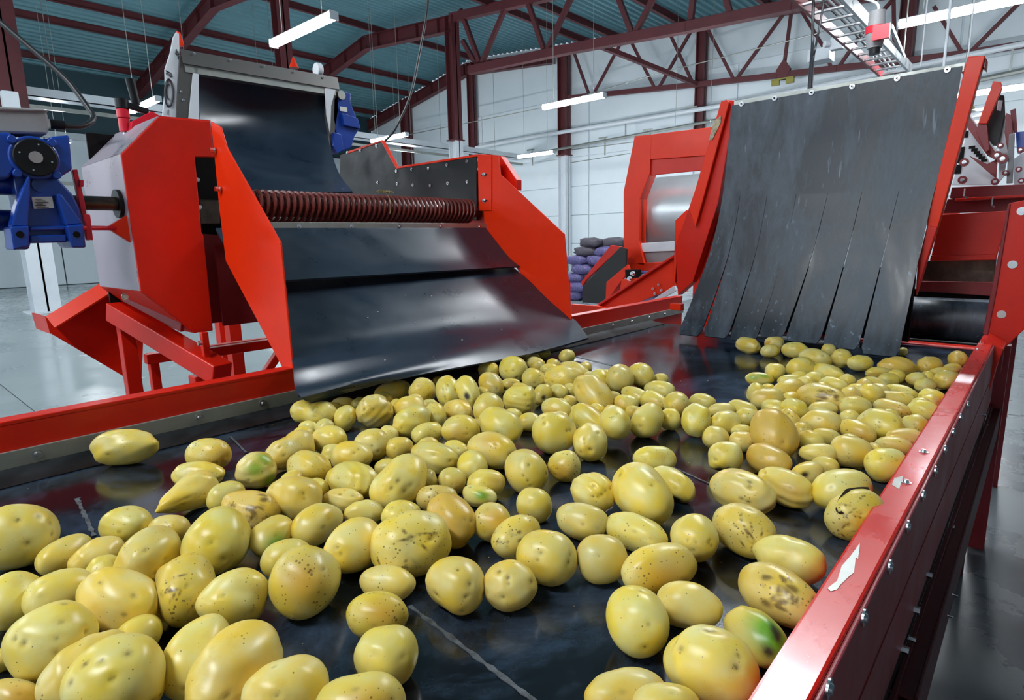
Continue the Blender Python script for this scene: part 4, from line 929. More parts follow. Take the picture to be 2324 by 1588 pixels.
# ================================================================== POTATOES
# x, y, z, heading, tilt (deg), half length, half width, look, label
POTATOES = [
(0.1280,1.1745,0.0524,-50.6,-0.0,0.0524,0.0524,'h','huge yellow potato with a dark slit eye, touching left picture edge'),
(0.1697,1.1075,0.0261,29.0,1.7,0.0427,0.0261,'','small long smooth potato, just right of the huge potato at the left picture edge'),
(0.2622,1.1300,0.0308,-53.1,-1.8,0.0443,0.0308,'','medium oval smooth potato, second one in front and left of the pear-pointed potato'),
(0.2009,1.0525,0.0279,2.9,0.0,0.0384,0.0279,'','medium long smooth potato, second one behind and left of the big slit-eyed potato'),
(0.3087,1.0717,0.0240,-50.6,-0.0,0.0355,0.0240,'','small long smooth potato, nearest one in front and left of the pear-pointed potato'),
(0.2444,0.9603,0.0412,38.9,6.6,0.0529,0.0410,'','large oval smooth potato, second one behind and left of the scar-covered potato'),
(0.3297,0.9203,0.0475,47.1,9.2,0.0567,0.0472,'','large oval smooth potato, just in front and left of the brown-streaked potato'),
(0.4252,1.0153,0.0343,-64.1,-7.8,0.0555,0.0338,'D','oval potato with a rough brown scab streak across its face'),
(0.4053,0.8981,0.0295,23.7,5.7,0.0409,0.0294,'g','small oval potato with a bright green spot on top'),
(0.0895,0.9941,0.0348,61.7,9.2,0.0412,0.0339,'','medium oval smooth potato, just in front of the huge potato at the left picture edge'),
(0.1345,0.9537,0.0371,13.3,0.0,0.0418,0.0322,'','medium long smooth potato, nearest one left of the big slit-eyed potato'),
(0.1832,0.8679,0.0416,-66.7,-17.4,0.0616,0.0391,'h','big round potato with one slanted dark eye, left foreground'),
(0.2522,0.8331,0.0406,67.2,24.0,0.0516,0.0380,'S','round potato covered in dark scars and cracks, left foreground'),
(0.2845,0.7597,0.0371,-5.1,0.0,0.0446,0.0371,'','large oval smooth potato, just right of the scar-covered potato'),
(0.1015,0.8288,0.0440,30.5,0.0,0.0440,0.0440,'h','large oval pitted potato, second one behind and left of the three-eyed bottom potato'),
(0.1201,0.7528,0.0356,29.3,0.0,0.0518,0.0349,'','medium long smooth potato, nearest one behind and left of the three-eyed bottom potato'),
(0.1302,0.6827,0.0516,19.7,0.0,0.0471,0.0464,'h','very large potato with three dark eyes at bottom left edge'),
(0.2098,0.6834,0.0348,40.8,12.1,0.0504,0.0339,'','medium long smooth potato, just behind and left of the long bottom-left potato'),
(0.2186,0.6109,0.0422,28.2,5.9,0.0607,0.0412,'','longest potato, slanting upward, at the bottom edge left of centre'),
(0.2452,0.5464,0.0375,-19.0,0.0,0.0439,0.0348,'','medium oval smooth potato, just right of the long bottom-left potato'),
(0.0559,0.8917,0.0139,-49.9,-0.0,0.0168,0.0139,'','tiny oval smooth potato, second one left of the three-eyed bottom potato'),
(0.0555,0.7853,0.0211,-55.7,-10.8,0.0312,0.0206,'d','small oval rough potato, nearest one left of the three-eyed bottom potato'),
(0.2912,0.4837,0.0294,-38.9,-0.0,0.0479,0.0294,'d','medium oval rough potato, just in front and left of the smooth ball potato'),
(0.4828,0.2826,0.0259,-43.2,0.0,0.0443,0.0252,'','small long smooth potato, just in front of the big upright oval potato'),
(0.4790,0.2346,0.0402,-49.7,0.0,0.0343,0.0247,'','small oval smooth potato, just in front and left of the big bottom-right potato'),
(0.3850,1.5586,0.0425,-42.3,-0.0,0.0737,0.0425,'t','long smooth potato lying alone beside the left rail strip'),
(0.4929,1.3673,0.0362,-51.5,-0.0,0.0509,0.0362,'d','large oval rough potato, just left of the green-cheeked round potato'),
(0.4371,1.2784,0.0286,-43.2,-0.0,0.0537,0.0286,'','medium long smooth potato, just behind and right of the pear-pointed potato'),
(0.3766,1.1753,0.0346,16.0,5.6,0.0638,0.0342,'T','pear-shaped potato tapering to a pointed left tip'),
(0.4262,1.1240,0.0277,5.3,0.0,0.0358,0.0277,'','medium oval smooth potato, just behind and left of the brown-streaked potato'),
(0.5170,1.1814,0.0382,-51.3,-0.0,0.0405,0.0382,'G','round potato with green cheeks and a pitted face'),
(0.8081,1.4605,0.0390,-60.8,-7.0,0.0666,0.0385,'p','knobbly peanut-shaped potato below the left corner of the black chute sheet'),
(0.9428,1.5274,0.0229,-52.5,-0.0,0.0349,0.0229,'','small long smooth potato, second one right of the knobbly peanut-shaped potato'),
(0.8484,1.3684,0.0330,39.9,34.4,0.0384,0.0302,'','medium oval smooth potato, third one left of the dimpled chute-lip potato'),
(0.9144,1.3247,0.0458,-15.8,0.0,0.0516,0.0458,'h','wide dimpled potato just under the lip of the black chute sheet'),
(1.1104,1.5045,0.0319,-4.2,2.2,0.0647,0.0318,'','medium long smooth potato, second one behind and right of the dimpled chute-lip potato'),
(1.1564,1.4146,0.0401,-52.9,-0.0,0.0426,0.0401,'s','large round speckled potato, nearest one left of the dark-holed egg potato'),
(0.9983,1.2845,0.0393,-52.4,-0.0,0.0470,0.0393,'','large oval smooth potato, second one right of the dimpled chute-lip potato'),
(1.1803,1.3225,0.0460,-116.1,-45.1,0.0531,0.0375,'h','egg-shaped potato with a dark hole, close under the chute lip'),
(0.9331,1.1889,0.0409,2.5,11.0,0.0607,0.0399,'','large oval smooth potato, third one right of the dimpled chute-lip potato'),
(1.0158,1.1950,0.0337,47.0,36.7,0.0392,0.0302,'h','medium oval pitted potato, second one in front and left of the dark-holed egg potato'),
(1.0933,1.1880,0.0312,-78.3,-1.2,0.0466,0.0312,'','medium oval smooth potato, just in front and left of the broken-ended potato'),
(0.9127,1.1072,0.0278,-7.2,0.0,0.0418,0.0278,'','medium oval smooth potato, third one in front and left of the dark-holed egg potato'),
(0.9636,1.0382,0.0383,-51.9,-0.0,0.0477,0.0383,'','large oval smooth potato, second one in front of the broken-ended potato'),
(1.1271,1.1032,0.0418,19.8,23.4,0.0482,0.0405,'','large round smooth potato, nearest one in front and right of the broken-ended potato'),
(1.0292,0.9660,0.0454,-91.8,-8.0,0.0646,0.0449,'','large oval smooth potato, second one in front and right of the broken-ended potato'),
(1.2040,1.2600,0.0492,-111.8,-43.4,0.0530,0.0336,'r','broken potato with a torn brown end in the heap below the chute'),
(1.5054,1.4650,0.0341,-53.6,-0.0,0.0380,0.0341,'','medium round smooth potato, just behind and right of the broken-ended potato'),
(1.3346,1.2855,0.0403,-101.4,-28.1,0.0483,0.0377,'','large oval smooth potato, second one right of the broken-ended potato'),
(1.5411,1.3801,0.0451,-90.8,0.0,0.0568,0.0451,'','large oval smooth potato, third one behind and left of the rot-pitted small potato'),
(1.2461,1.0930,0.0432,-52.6,-0.0,0.0472,0.0432,'','large round smooth potato, second one left of the rot-pitted small potato'),
(1.4324,1.2929,0.0216,-53.1,-0.0,0.0352,0.0216,'','small long smooth potato, third one left of the rot-pitted small potato'),
(1.3221,1.5292,0.0184,-53.2,-0.0,0.0223,0.0184,'','tiny oval smooth potato, just behind and left of the dark-holed egg potato'),
(0.7246,1.2402,0.0343,-65.0,-0.0,0.0429,0.0343,'','medium oval smooth potato, second one in front and right of the knobbly peanut-shaped potato'),
(0.7683,1.4181,0.0187,-52.0,-0.0,0.0276,0.0187,'','tiny oval smooth potato, just in front of the knobbly peanut-shaped potato'),
(0.6237,1.2338,0.0390,12.2,3.6,0.0603,0.0389,'p','long kinked potato with a forked left end'),
(0.5985,1.1167,0.0352,-69.1,-1.8,0.0498,0.0351,'s','medium oval speckled potato, nearest one in front and right of the long kinked potato'),
(0.7625,1.1241,0.0379,-51.7,-0.0,0.0423,0.0376,'','large oval smooth potato, just in front of the dimpled chute-lip potato'),
(0.6947,1.1045,0.0335,-51.5,-0.0,0.0462,0.0335,'h','medium oval pitted potato, second one behind and left of the big dented potato'),
(0.8056,1.0783,0.0263,-8.4,0.0,0.0360,0.0257,'','small oval smooth potato, just behind the big dented potato'),
(0.8028,0.9547,0.0342,-77.4,-3.6,0.0566,0.0341,'','medium oval smooth potato, nearest one behind and right of the big dented potato'),
(0.8906,0.9787,0.0218,-81.6,-6.8,0.0346,0.0216,'','small oval smooth potato, just behind the pale scratched potato'),
(0.9046,0.8750,0.0401,-83.9,-1.6,0.0602,0.0400,'','large oval smooth potato, second one behind the green-bellied potato'),
(0.4974,0.9835,0.0403,-73.6,-2.3,0.0527,0.0403,'','large oval smooth potato, just right of the brown-streaked potato'),
(0.6148,0.9778,0.0362,-68.7,-3.6,0.0571,0.0361,'','large oval smooth potato, nearest one left of the big dented potato'),
(0.7197,1.0112,0.0212,-51.3,-0.0,0.0274,0.0212,'','small oval smooth potato, nearest one behind and left of the big dented potato'),
(0.6547,0.8771,0.0476,12.2,22.4,0.0646,0.0440,'h','big two-lobed potato with deep dents, middle of the belt'),
(0.8234,0.8576,0.0323,-123.5,-11.4,0.0379,0.0320,'','medium round smooth potato, nearest one behind the green-bellied potato'),
(0.7556,0.8458,0.0261,-51.1,-0.0,0.0281,0.0261,'','small round smooth potato, just behind and right of the pale scratched potato'),
(0.5673,0.9431,0.0226,-61.5,-0.0,0.0400,0.0226,'h','small long pitted potato, second one left of the big dented potato'),
(0.7829,0.7769,0.0283,-51.1,-0.0,0.0380,0.0283,'','medium oval smooth potato, just behind and right of the green-bellied potato'),
(0.7433,0.7569,0.0206,-72.5,-0.0,0.0355,0.0206,'g','small potato with a bright green belly, middle of the belt'),
(0.6827,0.8092,0.0248,-50.9,-0.0,0.0396,0.0248,'S','pale potato scratched with black marks behind the amber one'),
(0.6221,0.7014,0.0391,-107.9,-21.4,0.0516,0.0368,'o','amber-skinned potato leaning on the largest speckled one'),
(0.4741,0.8754,0.0329,11.5,1.9,0.0480,0.0329,'','medium oval smooth potato, just right of the green-topped small potato'),
(0.5609,0.8658,0.0227,-27.4,0.0,0.0354,0.0227,'','small long smooth potato, just in front and left of the big dented potato'),
(0.4621,0.7491,0.0406,16.1,0.0,0.0508,0.0406,'','large oval smooth potato, just left of the largest speckled potato'),
(0.5906,0.7976,0.0272,-28.1,0.0,0.0351,0.0272,'s','medium oval speckled potato, just behind the largest speckled potato'),
(0.5176,0.6774,0.0487,-19.8,0.0,0.0615,0.0487,'S','largest speckled potato, lumpy, in the centre of the belt'),
(0.3629,0.7156,0.0463,34.1,0.0,0.0483,0.0463,'d','big tilted potato with rows of tiny freckles and a dented flank'),
(0.3875,0.8167,0.0290,-18.2,0.0,0.0375,0.0290,'','medium oval smooth potato, just in front and right of the green-topped small potato'),
(0.4509,0.6485,0.0248,-58.6,-0.0,0.0408,0.0248,'','small oval smooth potato, just behind the blotched potato'),
(0.4999,0.5608,0.0355,-80.8,-0.0,0.0431,0.0355,'h','squarish potato with small eyes on bare belt, lower centre'),
(0.3945,0.5957,0.0287,-50.1,-0.0,0.0403,0.0287,'d','amber-blotched potato between two smooth ones, lower centre of belt'),
(0.3520,0.5196,0.0325,-49.9,-0.0,0.0360,0.0325,'','smooth ball-shaped potato at the bottom edge, right of the bottom-left pile'),
(1.7290,1.4286,0.0255,-85.3,-2.2,0.0420,0.0254,'','small oval smooth potato, third one left of the far lone small potato'),
(1.9032,1.4085,0.0286,-11.7,0.0,0.0351,0.0286,'','small round potato alone beside the chute sheet right corner'),
(1.8083,1.5205,0.0239,-54.2,-0.0,0.0379,0.0239,'','small long smooth potato, fourth one left of the far lone small potato'),
(1.9192,1.5447,0.0224,-54.4,-0.0,0.0320,0.0224,'','small oval smooth potato, nearest one left of the far lone small potato'),
(1.4907,1.2400,0.0375,-53.3,-0.0,0.0410,0.0375,'','large round smooth potato, nearest one behind and left of the rot-pitted small potato'),
(1.3656,1.1032,0.0313,18.9,34.5,0.0363,0.0286,'r','small potato with a dark rotten pit in the heap below the chute'),
(1.5273,1.1538,0.0447,-74.0,-0.0,0.0612,0.0447,'s','large oval speckled potato, second one behind and right of the rot-pitted small potato'),
(1.6802,1.3211,0.0238,-53.7,-0.0,0.0386,0.0238,'','small long smooth potato, second one in front and left of the far lone small potato'),
(1.6937,1.2235,0.0322,-86.6,-6.3,0.0621,0.0317,'','medium long smooth potato, nearest one in front and right of the far lone small potato'),
(1.4361,1.0985,0.0262,-94.0,-10.8,0.0357,0.0258,'','small oval smooth potato, just right of the rot-pitted small potato'),
(1.3813,1.0125,0.0200,-52.6,0.0,0.0233,0.0200,'','small oval smooth potato, second one left of the long leaning potato'),
(1.3959,0.9400,0.0546,-103.1,-32.5,0.0715,0.0460,'','long smooth potato leaning to lower right in the chute heap'),
(1.6228,1.0684,0.0347,33.5,12.9,0.0378,0.0346,'','medium round smooth potato, nearest one behind and right of the long leaning potato'),
(1.6387,0.9999,0.0453,31.7,13.0,0.0505,0.0450,'','large round smooth potato, third one behind and right of the long leaning potato'),
(1.7420,0.9817,0.0399,-108.5,-7.7,0.0513,0.0397,'','large oval smooth potato, second one right of the long leaning potato'),
(1.7891,0.9347,0.0219,-53.3,0.0,0.0270,0.0219,'','small oval smooth potato, fourth one right of the long leaning potato'),
(1.6508,0.8635,0.0277,-85.2,-0.0,0.0504,0.0277,'','medium long smooth potato, third one right of the long leaning potato'),
(1.5060,0.7343,0.0347,-127.4,0.0,0.0377,0.0347,'','medium round smooth potato, fourth one behind and left of the green-tinted tiny potato'),
(1.6072,0.7045,0.0240,-83.9,-0.0,0.0389,0.0240,'','small long smooth potato, third one behind and left of the green-tinted tiny potato'),
(1.3836,0.6216,0.0395,16.7,36.2,0.0450,0.0362,'','large round smooth potato, second one left of the green-tinted tiny potato'),
(1.5461,0.8892,0.0257,-94.5,-7.8,0.0500,0.0250,'','small long smooth potato, nearest one right of the long leaning potato'),
(1.5109,0.8092,0.0292,-99.9,-5.6,0.0434,0.0291,'','medium oval smooth potato, fourth one behind and right of the two-eyed egg potato'),
(1.4337,0.8551,0.0285,-52.5,0.0,0.0361,0.0285,'','medium oval smooth potato, third one behind and right of the two-eyed egg potato'),
(1.5189,0.9501,0.0180,-52.7,0.0,0.0248,0.0180,'','tiny oval smooth potato, second one behind and right of the two-eyed egg potato'),
(1.3040,0.7146,0.0419,2.2,31.2,0.0516,0.0377,'','large oval smooth potato, third one in front and right of the long leaning potato'),
(1.4041,0.8136,0.0195,-52.3,0.0,0.0239,0.0195,'','small oval smooth potato, second one in front and right of the long leaning potato'),
(1.3798,0.6920,0.0291,-52.1,0.0,0.0295,0.0291,'','medium round smooth potato, third one left of the green-tinted tiny potato'),
(1.2086,0.7487,0.0516,-121.6,-14.5,0.0455,0.0374,'','large round smooth potato, nearest one behind and right of the two-eyed egg potato'),
(1.2173,0.8281,0.0400,-101.1,-20.9,0.0586,0.0354,'','medium long smooth potato, just behind the two-eyed egg potato'),
(1.2703,0.9772,0.0311,-84.5,-0.0,0.0464,0.0311,'d','medium oval rough potato, nearest one in front and right of the rot-pitted small potato'),
(1.0614,0.8234,0.0502,-51.9,0.0,0.0528,0.0502,'h','big round potato with four pits, front edge of chute heap'),
(1.0811,0.7367,0.0413,-133.3,-26.1,0.0475,0.0396,'h','upright egg-shaped potato with two dark eyes near its base'),
(1.1489,0.9714,0.0247,-52.1,-0.0,0.0323,0.0247,'','small oval smooth potato, just behind and left of the four-eyed potato'),
(0.9414,0.7051,0.0335,-51.3,0.0,0.0345,0.0335,'d','small round potato with brown cracks on both sides'),
(0.8545,0.7334,0.0426,-122.0,-10.3,0.0490,0.0424,'h','large round pitted potato, just left of the cracked small potato'),
(1.1003,0.5833,0.0299,-51.4,0.0,0.0461,0.0299,'s','medium long speckled potato, just behind and left of the muddy-tipped potato'),
(1.0088,0.4949,0.0288,-105.4,-12.2,0.0509,0.0274,'R','pointed potato with a muddy brown tip, behind a big smooth one'),
(0.8634,0.5812,0.0364,-85.2,-0.0,0.0444,0.0364,'h','large oval pitted potato, just in front and right of the cracked small potato'),
(1.5602,0.6276,0.0231,-52.4,0.0,0.0385,0.0208,'','small long smooth potato, second one behind and left of the green-tinted tiny potato'),
(1.6000,0.5865,0.0245,-103.2,-1.1,0.0446,0.0242,'','small long smooth potato, just behind the green-tinted tiny potato'),
(1.4329,0.5662,0.0311,-36.9,0.0,0.0426,0.0306,'','medium oval smooth potato, nearest one behind and left of the green-tinted tiny potato'),
(1.5277,0.5412,0.0262,-52.2,0.0,0.0349,0.0262,'s','small oval speckled potato, just behind and right of the green-tinted tiny potato'),
(1.3189,0.5431,0.0277,-51.8,0.0,0.0306,0.0277,'','medium oval smooth potato, nearest one left of the green-tinted tiny potato'),
(1.4276,0.5219,0.0190,-51.9,0.0,0.0250,0.0174,'g','tiny green-tinted potato left of the large orange-skinned one'),
(1.3435,0.4873,0.0232,-51.7,0.0,0.0320,0.0232,'','small oval smooth potato, just in front and right of the green-tinted tiny potato'),
(1.1962,0.4692,0.0335,-51.5,0.0,0.0354,0.0335,'R','round potato with a wet brown rotten end'),
(0.8930,0.4965,0.0482,-114.1,-17.2,0.0626,0.0466,'','big smooth oval potato in front of the muddy-tipped one'),
(0.7671,0.6417,0.0306,-50.9,-0.0,0.0326,0.0306,'','medium round smooth potato, just behind and right of the black-speckled small potato'),
(0.6671,0.6514,0.0319,-50.7,-0.0,0.0334,0.0319,'d','medium round rough potato, just behind and left of the black-speckled small potato'),
(0.6591,0.5879,0.0312,-6.2,4.9,0.0465,0.0310,'S','small oval potato with dense black speckles'),
(0.6292,0.5044,0.0388,-77.7,-0.0,0.0459,0.0388,'h','large round pitted potato, just in front and right of the black-speckled small potato'),
(0.7652,0.5396,0.0305,-81.7,-0.0,0.0464,0.0305,'','medium oval smooth potato, just right of the black-speckled small potato'),
(0.6842,0.4431,0.0337,-50.4,0.0,0.0385,0.0337,'','medium round smooth potato, just left of the rough-cheeked long potato'),
(0.7904,0.4504,0.0306,-94.8,0.0,0.0573,0.0306,'s','medium long speckled potato, just in front of the big smooth oval potato'),
(0.8205,0.3639,0.0360,-145.2,0.0,0.0360,0.0360,'h','round potato with a long dark slit at lower right'),
(0.7169,0.3689,0.0340,-30.3,0.0,0.0610,0.0340,'d','long pale potato with a rough amber cheek'),
(0.5863,0.3291,0.0382,-133.4,0.0,0.0406,0.0382,'','big upright smooth oval potato on open belt near bottom'),
(0.6666,0.2994,0.0296,-67.8,-0.0,0.0419,0.0296,'','medium oval smooth potato, just in front and right of the rough-cheeked long potato'),
(0.5479,0.5028,0.0335,-50.2,-0.0,0.0371,0.0335,'h','round potato with a cluster of pits at its base, lower centre'),
(0.8926,0.3158,0.0388,-111.7,0.0,0.0537,0.0388,'S','potato with scattered brown scabs and dark scratches on top'),
(0.8594,0.2371,0.0321,-83.6,-0.0,0.0502,0.0321,'','large smooth oval potato behind the brown-blotched one at right rail'),
(0.7547,0.2187,0.0347,-105.7,0.0,0.0555,0.0347,'D','long brown-blotched potato resting against the right rail'),
(0.6615,0.2118,0.0283,-118.1,-2.6,0.0412,0.0283,'GR','bruised green and black potato against the right rail'),
(0.5681,0.2283,0.0385,-73.3,-0.0,0.0507,0.0385,'h','very large potato at bottom right with deep pits'),
(2.5131,0.9137,0.0344,-104.2,-5.8,0.0581,0.0340,'','oval potato below the black curtain, leftmost of its row'),
(2.6281,0.8409,0.0310,-55.0,0.0,0.0400,0.0310,'','medium oval smooth potato, second one right of the first potato under the strips'),
(2.4762,0.8069,0.0279,-54.6,0.0,0.0382,0.0279,'','medium oval smooth potato, nearest one right of the first potato under the strips'),
(2.5181,0.7237,0.0334,-85.3,-0.0,0.0527,0.0334,'','medium long smooth potato, third one right of the first potato under the strips'),
(2.3664,0.6103,0.0377,-107.2,-5.4,0.0624,0.0374,'','large long smooth potato, third one behind the brown-flecked potato'),
(2.1768,0.6037,0.0376,-53.8,0.0,0.0496,0.0376,'','large oval smooth potato, third one behind and left of the brown-flecked potato'),
(2.0745,0.6558,0.0320,-53.5,0.0,0.0324,0.0320,'','medium round smooth potato, just behind and right of the green-sided potato'),
(1.9875,0.6766,0.0228,-67.4,0.0,0.0451,0.0228,'G','flat oval potato with a dark green side, far right group'),
(2.4301,0.5345,0.0362,-54.2,0.0,0.0362,0.0362,'','large oval smooth potato, third one behind and right of the brown-flecked potato'),
(2.4066,0.4684,0.0300,-53.9,0.0,0.0446,0.0300,'','medium long smooth potato, second one left of the broad tan potato'),
(2.3845,0.3509,0.0362,-70.5,0.0,0.0598,0.0362,'o','broad tan potato in front of the curtain right corner'),
(2.4723,0.2683,0.0338,-53.8,0.0,0.0400,0.0338,'o','tan round potato directly right of the broad tan one'),
(2.6763,0.2095,0.0317,-54.1,0.0,0.0317,0.0317,'o','tan potato in the corner where right rail meets the red box'),
(2.8142,0.4004,0.0175,-54.5,0.0,0.0175,0.0175,'','tiny oval smooth potato, just behind the broad tan potato'),
(2.6310,0.6290,0.0264,-54.6,0.0,0.0285,0.0264,'','small oval smooth potato, fourth one behind the brown-flecked potato'),
(2.1806,0.5137,0.0294,-110.1,-3.7,0.0564,0.0292,'','medium long smooth potato, second one behind the brown-flecked potato'),
(2.0731,0.5300,0.0260,-53.3,0.0,0.0321,0.0260,'','small oval smooth potato, nearest one behind the brown-flecked potato'),
(2.0518,0.4689,0.0230,-101.6,0.0,0.0448,0.0230,'','small long smooth potato, nearest one behind and right of the brown-flecked potato'),
(2.3098,0.3921,0.0222,-53.5,0.0,0.0415,0.0222,'','small long smooth potato, nearest one left of the broad tan potato'),
(2.2114,0.3465,0.0234,-53.3,0.0,0.0332,0.0234,'','small long smooth potato, nearest one in front and left of the broad tan potato'),
(2.5614,0.2131,0.0178,-53.7,0.0,0.0313,0.0178,'','tiny long smooth potato, just in front and left of the corner tan potato'),
(2.4253,0.2265,0.0234,-51.7,10.5,0.0532,0.0217,'','small long smooth potato, nearest one in front and right of the round tan potato'),
(2.2791,0.1984,0.0317,-34.7,4.0,0.0390,0.0316,'h','medium oval pitted potato, second one in front and right of the round tan potato'),
(2.1927,0.2431,0.0242,-53.1,0.0,0.0318,0.0242,'','small long smooth potato, second one in front of the round tan potato'),
(2.1133,0.5884,0.0196,-53.4,0.0,0.0270,0.0196,'','small oval smooth potato, second one behind and left of the brown-flecked potato'),
(2.0259,0.5930,0.0213,-53.2,0.0,0.0400,0.0213,'','small long smooth potato, second one right of the green-sided potato'),
(1.8393,0.5444,0.0346,-32.2,17.7,0.0560,0.0316,'','medium long smooth potato, second one in front and right of the green-sided potato'),
(1.7684,0.6069,0.0309,21.3,29.0,0.0350,0.0296,'','medium round smooth potato, nearest one in front of the green-sided potato'),
(1.7098,0.5568,0.0329,-52.6,0.0,0.0473,0.0329,'','medium long smooth potato, second one in front of the green-sided potato'),
(1.8004,0.4388,0.0389,-104.9,0.0,0.0743,0.0389,'D','wide potato thick with brown flecks, far right group'),
(1.8784,0.3817,0.0314,15.8,38.0,0.0356,0.0286,'','medium round smooth potato, nearest one right of the brown-flecked potato'),
(1.9306,0.3399,0.0353,-52.8,0.0,0.0330,0.0330,'','medium round smooth potato, just behind the navel-eyed potato'),
(2.1293,0.3662,0.0229,-111.3,-3.5,0.0426,0.0227,'','small long smooth potato, second one in front and left of the broad tan potato'),
(1.7689,0.3458,0.0320,-52.4,0.0,0.0408,0.0320,'h','medium oval pitted potato, just behind and left of the navel-eyed potato'),
(2.0728,0.2898,0.0218,-111.6,-3.3,0.0477,0.0217,'','small long smooth potato, second one in front of the broad tan potato'),
(1.9684,0.2903,0.0229,-75.6,0.0,0.0522,0.0229,'s','small long speckled potato, third one behind and right of the navel-eyed potato'),
(2.0404,0.2083,0.0249,-92.6,0.0,0.0338,0.0249,'','small long smooth potato, third one in front of the round tan potato'),
(1.8510,0.2755,0.0236,-110.7,-2.0,0.0503,0.0235,'d','small long rough potato, second one behind and right of the navel-eyed potato'),
(1.8586,0.2046,0.0287,-98.5,0.0,0.0378,0.0287,'','medium long smooth potato, fourth one right of the navel-eyed potato'),
(1.6258,0.2630,0.0377,-111.8,0.0,0.0552,0.0377,'h','wide potato with a deep navel-like eye, right group'),
(1.6963,0.1986,0.0290,-52.0,0.0,0.0290,0.0290,'','medium oval smooth potato, third one right of the navel-eyed potato'),
(1.6535,0.4685,0.0310,-121.9,0.0,0.0382,0.0310,'','medium oval smooth potato, just in front and left of the brown-flecked potato'),
(1.7270,0.4150,0.0235,-52.4,0.0,0.0382,0.0235,'','small long smooth potato, nearest one in front of the brown-flecked potato'),
(1.5636,0.3797,0.0339,-70.8,0.0,0.0456,0.0339,'','medium long smooth potato, third one in front of the brown-flecked potato'),
(1.5670,0.2990,0.0281,-114.4,-8.5,0.0454,0.0275,'d','medium long rough potato, nearest one left of the navel-eyed potato'),
(1.3519,0.4206,0.0529,-132.6,-29.5,0.0647,0.0485,'o','large orange-skinned potato standing tall in the right group'),
(1.5732,0.4542,0.0263,-126.1,-25.6,0.0363,0.0234,'S','small oval speckled potato, just behind and right of the large orange-skinned potato'),
(1.5027,0.3506,0.0205,-69.2,0.0,0.0332,0.0205,'','small long smooth potato, fourth one in front of the brown-flecked potato'),
(1.3908,0.2711,0.0348,-78.8,0.0,0.0429,0.0341,'','medium oval smooth potato, second one in front and left of the navel-eyed potato'),
(1.5901,0.2076,0.0239,-49.7,4.7,0.0429,0.0229,'','small long smooth potato, second one in front and right of the navel-eyed potato'),
(1.5270,0.2161,0.0212,-80.7,0.0,0.0378,0.0212,'','small long smooth potato, nearest one in front and right of the navel-eyed potato'),
(1.3526,0.3279,0.0280,-67.4,0.0,0.0386,0.0229,'','small long smooth potato, second one behind and right of the hole-marked potato'),
(1.3522,0.2012,0.0340,-34.1,2.1,0.0432,0.0340,'','medium oval smooth potato, second one in front of the navel-eyed potato'),
(1.2393,0.3948,0.0318,-109.5,0.0,0.0499,0.0318,'o','medium long amber potato, just in front of the large orange-skinned potato'),
(1.3132,0.3021,0.0196,-99.1,0.0,0.0269,0.0196,'','small long smooth potato, nearest one behind and right of the hole-marked potato'),
(1.2206,0.3142,0.0248,-29.4,8.8,0.0358,0.0245,'r','oval potato with one dark brown hole, right group'),
(1.1163,0.3241,0.0339,-109.5,-3.5,0.0563,0.0338,'','medium long smooth potato, just in front and left of the hole-marked potato'),
(1.0327,0.3690,0.0378,-97.8,0.0,0.0605,0.0378,'h','large long pitted potato, just behind the scabbed potato'),
(1.1486,0.2361,0.0390,-38.4,4.1,0.0549,0.0389,'','large oval smooth potato, just behind and left of the skin-peeling potato'),
(1.0661,0.1980,0.0398,-24.6,18.0,0.0513,0.0384,'SX','speckled potato with curling peeled skin against the right rail'),
(0.9546,1.4162,0.0240,160.4,0.0,0.0287,0.0240,'','small oval smooth potato, nearest one left of the dimpled chute-lip potato'),
(1.4377,0.4662,0.0240,167.6,0.0,0.0264,0.0240,'','small round smooth potato, just left of the large orange-skinned potato'),
(0.7208,0.8884,0.0240,158.0,0.0,0.0258,0.0240,'','small round smooth potato, just behind and left of the pale scratched potato'),
(2.0829,0.3861,0.0240,32.4,0.0,0.0297,0.0240,'','small oval smooth potato, fourth one in front and left of the broad tan potato'),
(1.7014,0.2502,0.0240,165.7,0.0,0.0264,0.0240,'','small round smooth potato, nearest one right of the navel-eyed potato'),
(1.4716,0.2910,0.0240,70.8,0.0,0.0253,0.0240,'','small round smooth potato, nearest one in front and left of the navel-eyed potato'),
(1.9279,0.2183,0.0240,62.8,0.0,0.0273,0.0240,'','small oval smooth potato, fourth one behind and right of the navel-eyed potato'),
(1.6634,0.5257,0.0240,120.2,0.0,0.0305,0.0240,'','small oval smooth potato, third one behind the large orange-skinned potato'),
(1.0918,1.3745,0.0240,126.6,0.0,0.0270,0.0240,'','small round smooth potato, second one left of the dark-holed egg potato'),
(2.2685,0.2781,0.0240,112.4,0.0,0.0306,0.0240,'','small oval smooth potato, just in front and left of the round tan potato'),
(1.6491,0.3978,0.0240,149.2,0.0,0.0297,0.0240,'','small oval smooth potato, second one in front of the brown-flecked potato'),
(2.3139,0.2536,0.0240,169.8,0.0,0.0255,0.0240,'','small round smooth potato, nearest one in front of the round tan potato'),
(1.6773,0.3392,0.0240,175.9,0.0,0.0283,0.0240,'','small oval smooth potato, second one left of the navel-eyed potato'),
(1.3197,0.9952,0.0240,66.8,0.0,0.0268,0.0240,'','small round smooth potato, second one in front and right of the rot-pitted small potato'),
(1.2528,0.8885,0.0240,88.7,0.0,0.0279,0.0240,'','small oval smooth potato, just behind and left of the two-eyed egg potato'),
(1.3471,0.8444,0.0240,75.7,0.0,0.0268,0.0240,'','small round smooth potato, nearest one in front and right of the long leaning potato'),
(1.4996,0.4022,0.0240,21.5,0.0,0.0282,0.0240,'','small oval smooth potato, nearest one right of the large orange-skinned potato'),
